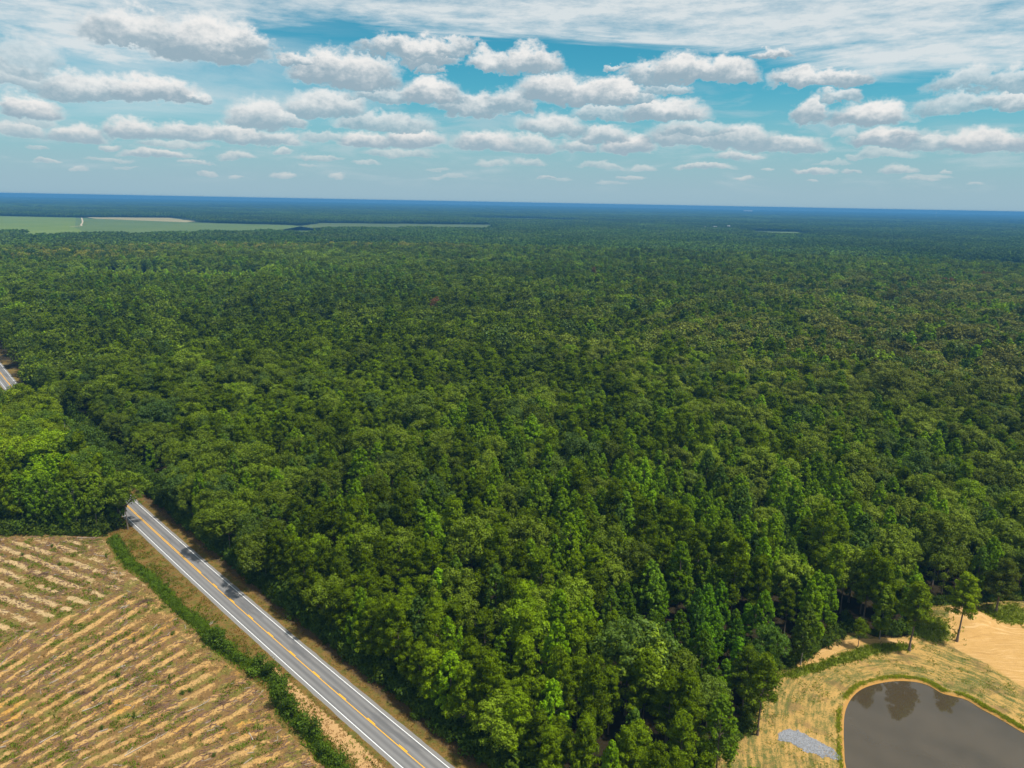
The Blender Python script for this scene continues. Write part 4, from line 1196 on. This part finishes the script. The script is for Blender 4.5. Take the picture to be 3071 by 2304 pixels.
# ---- the hedge of separate shrubs between the verge and the cut-over field
H_ = np.array(HEDGE); hs = np.concatenate([[0], np.cumsum(np.hypot(*np.diff(H_, axis=0).T))])
def hedge_at(t): return float(np.interp(t, hs, H_[:, 0])), float(np.interp(t, hs, H_[:, 1]))
hedge_seen = {}
def used_up(hw, u, v):
    k = (hw, word(np.clip(u * 100, 1, 99)), word(np.clip(v * 100, 1, 99))); hedge_seen[k] = hedge_seen.get(k, 0) + 1
    return ('', ', road side', ', field side', ', behind another', ', before another', ', lowest')[min(hedge_seen[k] - 1, 5)]
t = 1.0; n_h = 0
while t < hs[-1]:
    x, y = hedge_at(t); frac = t / hs[-1]
    for _ in range(2 if frac < .55 else 1 + (gr.random() < .65)):
        xx, yy = x + gr.normal(0, .5), y + gr.normal(0, .5)
        big = frac > .50 and gr.random() < .45
        s = gr.uniform(.6, .88) if not big else gr.uniform(1.3, 2.1)
        tint = np.array((0.10, 0.165, 0.008)) * gr.uniform(.8, 1.2) if frac < .5 else np.array((0.075, 0.125, 0.008)) * gr.uniform(.75, 1.35)
        e = bpy.data.objects.new('shrub', None); e.location = (xx, yy, gz1(xx, yy)); e.rotation_euler = (0, 0, gr.uniform(0, 6.28)); e.scale = (s, s, s * gr.uniform(.8, 1.25))
        u, v = project(xx, yy, 1.5 * s)
        hw = 'tall dark' if big else ('rounded bright green' if s < .76 else 'broad bright green') if frac < .5 else 'low leafy'
        link(e); tag(e, f'{hw} hedge shrub by the road verge, {word(np.clip(u * 100, 1, 99))} percent across, {word(np.clip(v * 100, 1, 99))} up'+used_up(hw, u, v), 'shrub', 'shrubs of the roadside hedge')
        f_ = bpy.data.objects.new('foliage', SHRUBS[gr.integers(len(SHRUBS))] if not big else SHRUBS[(2, 4)[gr.integers(2)]]); f_['tint'] = [float(q) for q in tint]; link(f_, e)
        link(bpy.data.objects.new('stem', STEMS), e); n_h += 1
    t += gr.uniform(1.5, 2.3) if frac < .55 else gr.uniform(1.8, 3.6)

# ---- young saplings and bushes standing singly in the field
M_STEM = STEMS
for k, (x, y, s, what) in enumerate([(-99.5, 157.0, .95, 'bushy sapling among brush at the outer edge of the lower rows'), (-94.3, 189.0 - 13, .8, 'narrow upright sapling below the long brush heap'), (-103.0, 172.0, .6, 'small sapling in the lower rows near the headland'),
                                     (-80.5, 151.5, .75, 'leafy sapling in a weedy furrow of the lower field'), (-79.0, 152.6, .7, 'taller weed bush beside the leafy sapling in the same furrow'), (-88.0, 143.0, .65, 'round green bush in the middle of the lower rows'),
                                     (-93.5, 139.0, .7, 'bright bush low in the lower rows'), (-100.5, 148.5, .7, 'bright green bush beside the pale fallen pole'), (-86.5, 157.5, .55, 'small round bush on an orange ridge'), (-72.0, 137.0, .6, 'bush low in the rows near the hedge'),
                                     (-64.5, 131.5, .6, 'bush near the bottom edge of the field'), (-137.0, 219.0, .8, 'green bush at the top of the upper rows by the wood'), (-160.0, 226.0, .7, 'green bush among the upper rows near the wood'), (-150.0, 214.0, .7, 'leafy bush in a furrow of the upper rows'),
                                     (-95.8, 146.8, .6, 'small sapling in the furrow above the long pole'), (-166.0, 219.5, .8, 'weedy bush at the outer end of the upper rows')]):
    z = float(field_z(np.array([x]), np.array([y]))[0])
    e = bpy.data.objects.new('sapling', None); e.location = (x, y, z); e.rotation_euler = (0, 0, gr.uniform(0, 6.28)); e.scale = (s * .6, s * .6, s * .85)
    link(e); tag(e, what, 'shrub', 'saplings in the cut-over field')
    f_ = bpy.data.objects.new('foliage', SHRUBS[k % 3]); f_['tint'] = [.07 + .02 * gr.random(), .13 + .02 * gr.random(), .014]; link(f_, e)
    link(bpy.data.objects.new('stem', STEMS), e)

# ----------------------------------------------------------------------------- logging debris
M_GREYWOOD = simple_mat("weathered_wood", (0.30, 0.26, 0.21), (0.52, 0.46, 0.37), 2.0)
M_DULLWOOD = simple_mat("dull_grey_wood", (0.17, 0.135, 0.10), (0.32, 0.26, 0.20), 2.0)
M_BROWNWOOD = simple_mat("brown_wood", (0.085, 0.045, 0.028), (0.20, 0.12, 0.075), 2.0)


def bent_stick(g, L, r_, bend=.06, rise=0.0):
    n = 6; a = g.uniform(-1, 1)
    return [(L * (f - .5), L * bend * a * math.sin(f * 3.1), r_ + rise * f * L + .04 * L * bend * math.sin(5 * f + a), r_ * (1 - .7 * f)) for f in np.linspace(0, 1, n)]


def fz(x, y): return float(field_z(np.array([x]), np.array([y]))[0])


for x, y, L, ang, mw, lab in [(-80.8, 134.5, 9.5, 52, M_GREYWOOD, 'long bent grey pole lying along a furrow of the lower field'), (-74.5, 147.0, 5.5, 46, M_GREYWOOD, 'grey forked pole lying in the rows nearest the hedge'),
                              (-99.5, 146.3, 5.0, 44, M_GREYWOOD, 'short pale pole lying in the lower rows'), (-58.5, 137.6, 3.0, 128, M_GREYWOOD, 'short pole lying across the rows near the hedge'),
                              (-84.5, 176.5, 5.0, 62, M_GREYWOOD, 'bleached branch against the hedge at the field side'), (-151.5, 233.3, 8.0, 3, M_GREYWOOD, 'thin bleached pole along the top of the field by the wood'),
                              (-103.5, 136.0, 4.5, 60, M_GREYWOOD, 'pale pole in the outermost lower rows'), (-92.0, 152.0, 4.0, 55, M_BROWNWOOD, 'dark branch in a furrow beside an orange ridge'),
                              (-143.0, 205.5, 4.5, -24, M_BROWNWOOD, 'dark branch across the upper rows')]:
    g = np.random.default_rng(int(abs(x * 10)))
    paths = [bent_stick(g, L, .11)] + [[(L * .1 * q, 0, .12, .05), (L * (.1 * q + .12), .35 * (-1) ** q * L * .2, .35, .02)] for q in (1, 2, 3)]
    o = obj('fallen_branch', tubes('fallen_branch', paths, mw, 5), label=lab, category='branch', group='poles and branches left in the field')
    o.location = (x, y, fz(x, y) + .12); o.rotation_euler = (0, 0, R(ang))
for x, y, n, sp, mw, lab in [(-110.5, 192.2, 34, 2.6, M_BROWNWOOD, 'long reddish brush heap at the head of the rows near the hedge'), (-115.0, 189.5, 16, 1.3, M_GREYWOOD, 'grey upturned root beside the reddish brush heap'),
                             (-151.0, 207.0, 30, 2.0, M_BROWNWOOD, 'dark brush heap in the upper rows'), (-84.5, 150.5 - 4, 26, 1.8, M_BROWNWOOD, 'brown brush heap among the lower rows'), (-69.0, 147.8, 30, 1.8, M_BROWNWOOD, 'brown brush heap near the hedge side of the lower rows'),
                             (-104.5, 151.5, 40, 2.6, M_BROWNWOOD, 'wide dark brush heap at the outer edge of the lower rows'), (-93.0, 154.8, 22, 1.5, M_BROWNWOOD, 'small brown brush heap with one upright twig'), (-86.5, 181.5, 18, 1.3, M_GREYWOOD, 'pale heap of branches leaning on the hedge')]:
    g = np.random.default_rng(int(abs(x * 7 + y)))
    e = bpy.data.objects.new('brush_pile', None); e.location = (x, y, fz(x, y)); e.rotation_euler = (0, 0, R(40 + g.uniform(-15, 15)))
    link(e); tag(e, lab, 'brush pile', 'heaps of logging brush')
    paths = []
    for q in range(n):
        a = g.normal(0, .55); L = g.uniform(.8, 2.0) * sp * .55; cx, cy_ = g.normal(0, sp * .45), g.normal(0, sp * .2); z = abs(g.normal(.15, .2)); tl = g.uniform(-.15, .35)
        paths.append([(cx - L / 2 * math.cos(a), cy_ - L / 2 * math.sin(a), z, .06), (cx, cy_, z + tl * L * .5 + .05, .05), (cx + L / 2 * math.cos(a), cy_ + L / 2 * math.sin(a), z + tl * L, .02)])
    obj('sticks', tubes('sticks', paths, mw, 4), e, kind='stuff')

def slash(name, n, seed, m_, lo, hi):
    g = np.random.default_rng(seed)
    x, y = g.uniform(-200, -30, n * 3), g.uniform(110, 235, n * 3)
    k = (sd_poly(x, y, FIELD) < -.8) & (fbm(x / 7, y / 7, seed, 3) > .46); x, y = x[k][:n], y[k][:n]; n = len(x)
    rid, upb, phs, alg = field_rows(x, y)
    a = np.where(upb > .5, R(-25.5), np.arctan2(y - 49.6, x + 158.6)) + g.normal(0, .5, n)
    L = g.uniform(lo, hi, n) / 2; w = L * g.uniform(.05, .12, n) + .03
    d = np.stack([np.cos(a), np.sin(a), g.normal(0, .08, n)], 1) * L[:, None]; s = np.stack([-np.sin(a), np.cos(a), 0 * a], 1) * w[:, None]
    c = np.stack([x, y, field_z(x, y) + .05], 1); up = np.array([0, 0, 1.0]) * (w * 1.4)[:, None]
    V = np.stack([c - d - s, c + d - s, c + d + up, c - d + up, c + d + s, c - d + s], 1).reshape(-1, 3)
    F = (np.array([(0, 1, 2, 3), (3, 2, 4, 5)])[None] + (np.arange(n) * 6)[:, None, None]).reshape(-1, 4)
    return obj(name, mesh_of(name, V, F, [m_]), kind='stuff')


slash('slash', 6500, 141, M_BROWNWOOD, .4, 2.0)
slash('slash', 420, 142, M_DULLWOOD, .5, 2.4)

# ----------------------------------------------------------------------------- grasses, weeds, rushes, gravel (uncountable)
def tufts(name, x, y, z, h, w, tint_lo, tint_hi, seed, blades=5, m_=None):
    g = np.random.default_rng(seed); n = len(x)
    wr = np.repeat(w, blades); xs = np.repeat(x, blades) + g.normal(0, 1, n * blades) * wr; ys = np.repeat(y, blades) + g.normal(0, 1, n * blades) * wr
    zs = np.repeat(z, blades); hh = np.repeat(h, blades) * g.uniform(.5, 1.2, n * blades)
    a = g.uniform(0, 6.28, n * blades); ln = g.normal(0, .35, (n * blades, 2)) * hh[:, None]; bw = np.repeat(w * .55, blades) * g.uniform(.5, 1.2, n * blades)
    ca, sa = np.cos(a) * bw, np.sin(a) * bw
    b0 = np.stack([xs - ca, ys - sa, zs - .05], 1); b1 = np.stack([xs + ca, ys + sa, zs - .05], 1)
    t1 = np.stack([xs + ln[:, 0] + ca * .5, ys + ln[:, 1] + sa * .5, zs + hh], 1); t0 = np.stack([xs + ln[:, 0] - ca * .5, ys + ln[:, 1] - sa * .5, zs + hh * .92], 1)
    V = np.stack([b0, b1, t1, t0], 1).reshape(-1, 3)
    tone = np.repeat(np.clip(np.repeat(g.normal(1, .25, n), blades) * g.normal(1, .15, n * blades), .4, 1.7), 4)
    o = obj(name, mesh_of(name, V, np.arange(len(V)).reshape(-1, 4), [m_ or M_GUM], dict(tone=tone)), kind='stuff')
    o['tint'] = [float((p + q) / 2) for p, q in zip(tint_lo, tint_hi)]
    return o


g = np.random.default_rng(31)
# weeds in the furrows
wx, wy = g.uniform(-200, -30, 120000), g.uniform(110, 235, 120000)
k = sd_poly(wx, wy, FIELD) < -.5; wx, wy = wx[k], wy[k]
rid, upb, phs, alg = field_rows(wx, wy)
pat = fbm(wx / 4.5, wy / 4.5, 51, 3); pat2 = fbm(alg / 5.0, np.floor(phs + .5), 53, 2)
k = (rid < .25) & (pat * .6 + pat2 * .5 > .585) & (g.random(len(wx)) < .75); wx, wy = wx[k], wy[k]
tufts('weeds', wx, wy, field_z(wx, wy), g.uniform(.15, .5, len(wx)), np.full(len(wx), .2), (.13, .19, .012), (.17, .23, .02), 1)
# dry sedge in the furrows
wx, wy = g.uniform(-200, -30, 60000), g.uniform(110, 235, 60000)
k = sd_poly(wx, wy, FIELD) < -.5; wx, wy = wx[k], wy[k]
rid, upb, phs, alg = field_rows(wx, wy)
k = (rid < .4) & (fbm(wx / 6, wy / 6, 57, 3) > .45) & (g.random(len(wx)) < .6); wx, wy = wx[k], wy[k]
tufts('dry_grass', wx, wy, field_z(wx, wy), g.uniform(.1, .35, len(wx)), np.full(len(wx), .16), (.2, .13, .045), (.32, .22, .08), 2, 4)
# verge grass
s = g.uniform(-30, 330, 22000); of = np.where(g.random(22000) < .72, g.uniform(-16.3, -8.5, 22000), g.uniform(1.5, 7.5, 22000))
vx, vy = road_at(s, of); k = fbm(vx / 3, vy / 3, 59, 3) > .42; vx, vy = vx[k], vy[k]
tufts('grass', vx, vy, ground_z(vx, vy), g.uniform(.08, .28, len(vx)), np.full(len(vx), .16), (.2, .11, .024), (.3, .17, .04), 3, 4)
s = g.uniform(-30, 330, 9000); of = np.where(g.random(9000) < .8, g.normal(-13.4, 1.8, 9000), g.uniform(2, 7.5, 9000))
vx, vy = road_at(s, of); k = (fbm(vx / 4, vy / 4, 63, 3) > .5) & (of < -9); vx, vy = vx[k], vy[k]
tufts('grass', vx, vy, ground_z(vx, vy), g.uniform(.15, .5, len(vx)), np.full(len(vx), .2), (.13, .17, .012), (.18, .21, .02), 4, 5)
# ground cover under the hedge
tt = g.uniform(0, hs[-1], 9000); hx = np.interp(tt, hs, H_[:, 0]) + g.normal(0, 1.0, 9000); hy = np.interp(tt, hs, H_[:, 1]) + g.normal(0, 1.0, 9000)
tufts('weeds', hx, hy, ground_z(hx, hy), g.uniform(.3, .9, 9000), np.full(9000, .24), (.10, .16, .008), (.13, .2, .01), 5, 4)
# rushes round the pond
pp = smooth_poly(POND, 6); cen = POND.mean(0)
i_ = g.integers(0, len(pp), 9000); off = g.normal(1.15, .24, 9000)
nrm = np.roll(pp, -1, 0) - np.roll(pp, 1, 0); nrm = unit(np.stack([nrm[:, 1], -nrm[:, 0]], 1)); sgn = np.sign(((pp - cen) * nrm).sum(1))[:, None]; nrm = nrm * sgn
rx_, ry_ = (pp[i_] + nrm[i_] * off[:, None] + g.normal(0, .15, (9000, 2))).T
k = fbm(rx_ / 4, ry_ / 4, 69, 3) + g.normal(0, .1, len(rx_)) > .42; rx_, ry_ = rx_[k], ry_[k]
tufts('rushes', rx_, ry_, ground_z(rx_, ry_), g.uniform(.12, .42, len(rx_)), np.full(len(rx_), .13), (.30, .33, .02), (.36, .40, .03), 6, 4)
# grass on the bank, thicker on the green band and the mound's flank
bx, by = g.uniform(40, 165, 130000), g.uniform(118, 202, 130000)
dP, dC = sd_poly(bx, by, POND), sd_poly(bx, by, CLEARING)
dens = ss(fbm(bx / 2.2, by / 2.2, 73, 3), .5, .68) * .5
sand_d = np.minimum(sd_poly(bx, by, SAND), np.minimum(sd_poly(bx, by, SAND2), sd_poly(bx, by, GRAVEL)))
dens = dens * ss(sand_d, -1.0, 2.5)
dense = np.maximum(ss(sd_poly(bx, by, GREEN), 1.2, -.8), np.exp(-(((bx - 123.5) / 7) ** 2 + ((by - 185) / 5.5) ** 2) ** 2))
dense = np.maximum(dense, np.exp(-(((bx - 152) / 7) ** 2 + ((by - 193) / 4.5) ** 2) ** 2))
k = (dC < 0) & (dP > 1.2) & (g.random(len(bx)) < dens * .6); gx_, gy_ = bx[k], by[k]
tufts('grass', gx_, gy_, ground_z(gx_, gy_), g.uniform(.08, .3, len(gx_)), np.full(len(gx_), .17), (.20, .24, .03), (.27, .30, .045), 7, 4)
k = (dC < .5) & (dP > 1.2) & (g.random(len(bx)) < dense * .55); gx_, gy_ = bx[k], by[k]
tufts('weeds', gx_, gy_, ground_z(gx_, gy_), g.uniform(.25, .8, len(gx_)), np.full(len(gx_), .2), (.16, .21, .012), (.22, .27, .016), 8, 5)
# gravel patch: loose stones
M_STONE = simple_mat("grey_stone", (0.13, 0.135, 0.145), (0.32, 0.325, 0.34), 3.0, 0.9)
sx, sy = g.uniform(62, 77, 26000), g.uniform(133, 144, 26000)
dg = sd_poly(sx, sy, GRAVEL) + (fbm(sx / 1.1, sy / 1.1, 83, 3) - .5) * 1.7 + .1
k = (dg < 0) & (g.random(len(sx)) < np.where((sx > 71.5) & (sy < 136.6), np.clip(.15 + .5 * fbm(sx, sy, 85, 2), 0, 1), .55 + .4 * fbm(sx / .7, sy / .7, 86, 2))); sx, sy = sx[k], sy[k]
n = len(sx); r0 = g.uniform(.06, .17, n); base = np.array([(1, 0, 0), (0, 1, 0), (-1, 0, 0), (0, -1, 0), (0, 0, .9), (0, 0, -.4)])
V = base[None] * g.uniform(.6, 1.3, (n, 6, 1)) * r0[:, None, None] + np.stack([sx, sy, ground_z(sx, sy) + .05], 1)[:, None]
FO = np.array([(0, 1, 4), (1, 2, 4), (2, 3, 4), (3, 0, 4)])
obj('gravel', mesh_of('gravel', V.reshape(-1, 3), (FO[None] + (np.arange(n) * 6)[:, None, None]).reshape(-1, 3), [M_STONE]), kind='stuff')

# ----------------------------------------------------------------------------- far farmsteads and a mast on the horizon
M_WALL = simple_mat("white_wall", (0.40, 0.39, 0.37), (0.50, 0.49, 0.47), .2)
M_ROOF = simple_mat("metal_roof", (0.25, 0.25, 0.26), (0.36, 0.36, 0.37), .2, .5)


def house(x, y, w, d, h, lab, ang=0.0):
    e = bpy.data.objects.new('farm_building', None); e.location = (x, y, 0); e.rotation_euler = (0, 0, ang)
    link(e); tag(e, lab, 'building', 'far buildings among the trees')
    w2, d2 = w / 2, d / 2
    V = [(-w2, -d2, 0), (w2, -d2, 0), (w2, d2, 0), (-w2, d2, 0), (-w2, -d2, h), (w2, -d2, h), (w2, d2, h), (-w2, d2, h)]
    obj('wall', mesh_of('wall', V, [(0, 1, 5, 4), (1, 2, 6, 5), (2, 3, 7, 6), (3, 0, 4, 7)], [M_WALL]), e)
    o_ = .8; V = [(-w2 - o_, -d2 - o_, h - .2), (w2 + o_, -d2 - o_, h - .2), (w2 + o_, 0, h + d * .28), (-w2 - o_, 0, h + d * .28), (-w2 - o_, d2 + o_, h - .2), (w2 + o_, d2 + o_, h - .2)]
    obj('roof', mesh_of('roof', V, [(0, 1, 2, 3), (3, 2, 5, 4)], [M_ROOF]), e)


for x, y, w, d, h, lab in [(966.8, 3740, 26, 14, 14, 'white shed at the near end of the far farm row'), (1040.7, 3790, 20, 12, 15, 'small white house in the middle of the far farm row'), (1124.2, 3830, 12, 12, 19, 'tall pale silo house at the end of the far farm row'),
                           (1532.9, 3733.6, 24, 12, 13, 'lone white house at the end of the far pale field')]:
    house(x, y, w, d, h, lab)
house(4786, 15058, 170, 60, 34, 'long white factory low on the horizon')
M_MAST = simple_mat("mast_metal", (0.35, 0.36, 0.38), (0.45, 0.45, 0.46), .2)
mast = obj('radio_mast', tubes('radio_mast', [[(0, 0, 0, 3.0), (0, 0, 50, 2.2), (0, 0, 119, .9)]], M_MAST, 4), label='thin radio mast rising just above the far horizon', category='mast')
mast.location = (6230, 10830, 0)

# ----------------------------------------------------------------------------- haze
m_haze, T, out = mat("haze")
pv = T.new('ShaderNodeVolumePrincipled')
pv.inputs['Color'].default_value = (0.11, 0.36, 0.68, 1); pv.inputs['Density'].default_value = 1.1e-4; pv.inputs['Anisotropy'].default_value = 0.0
T.l.new(pv.outputs[0], out.inputs[1])
hx_, z0, z1 = 27500, -4.0, 122.5
V = [(-hx_, -hx_, z0), (hx_, -hx_, z0), (hx_, hx_, z0), (-hx_, hx_, z0), (-hx_, -hx_, z1), (hx_, -hx_, z1), (hx_, hx_, z1), (-hx_, hx_, z1)]
obj('haze', mesh_of('haze', V, [(3, 2, 1, 0), (4, 5, 6, 7), (0, 1, 5, 4), (1, 2, 6, 5), (2, 3, 7, 6), (3, 0, 4, 7)], [m_haze]), kind='stuff')
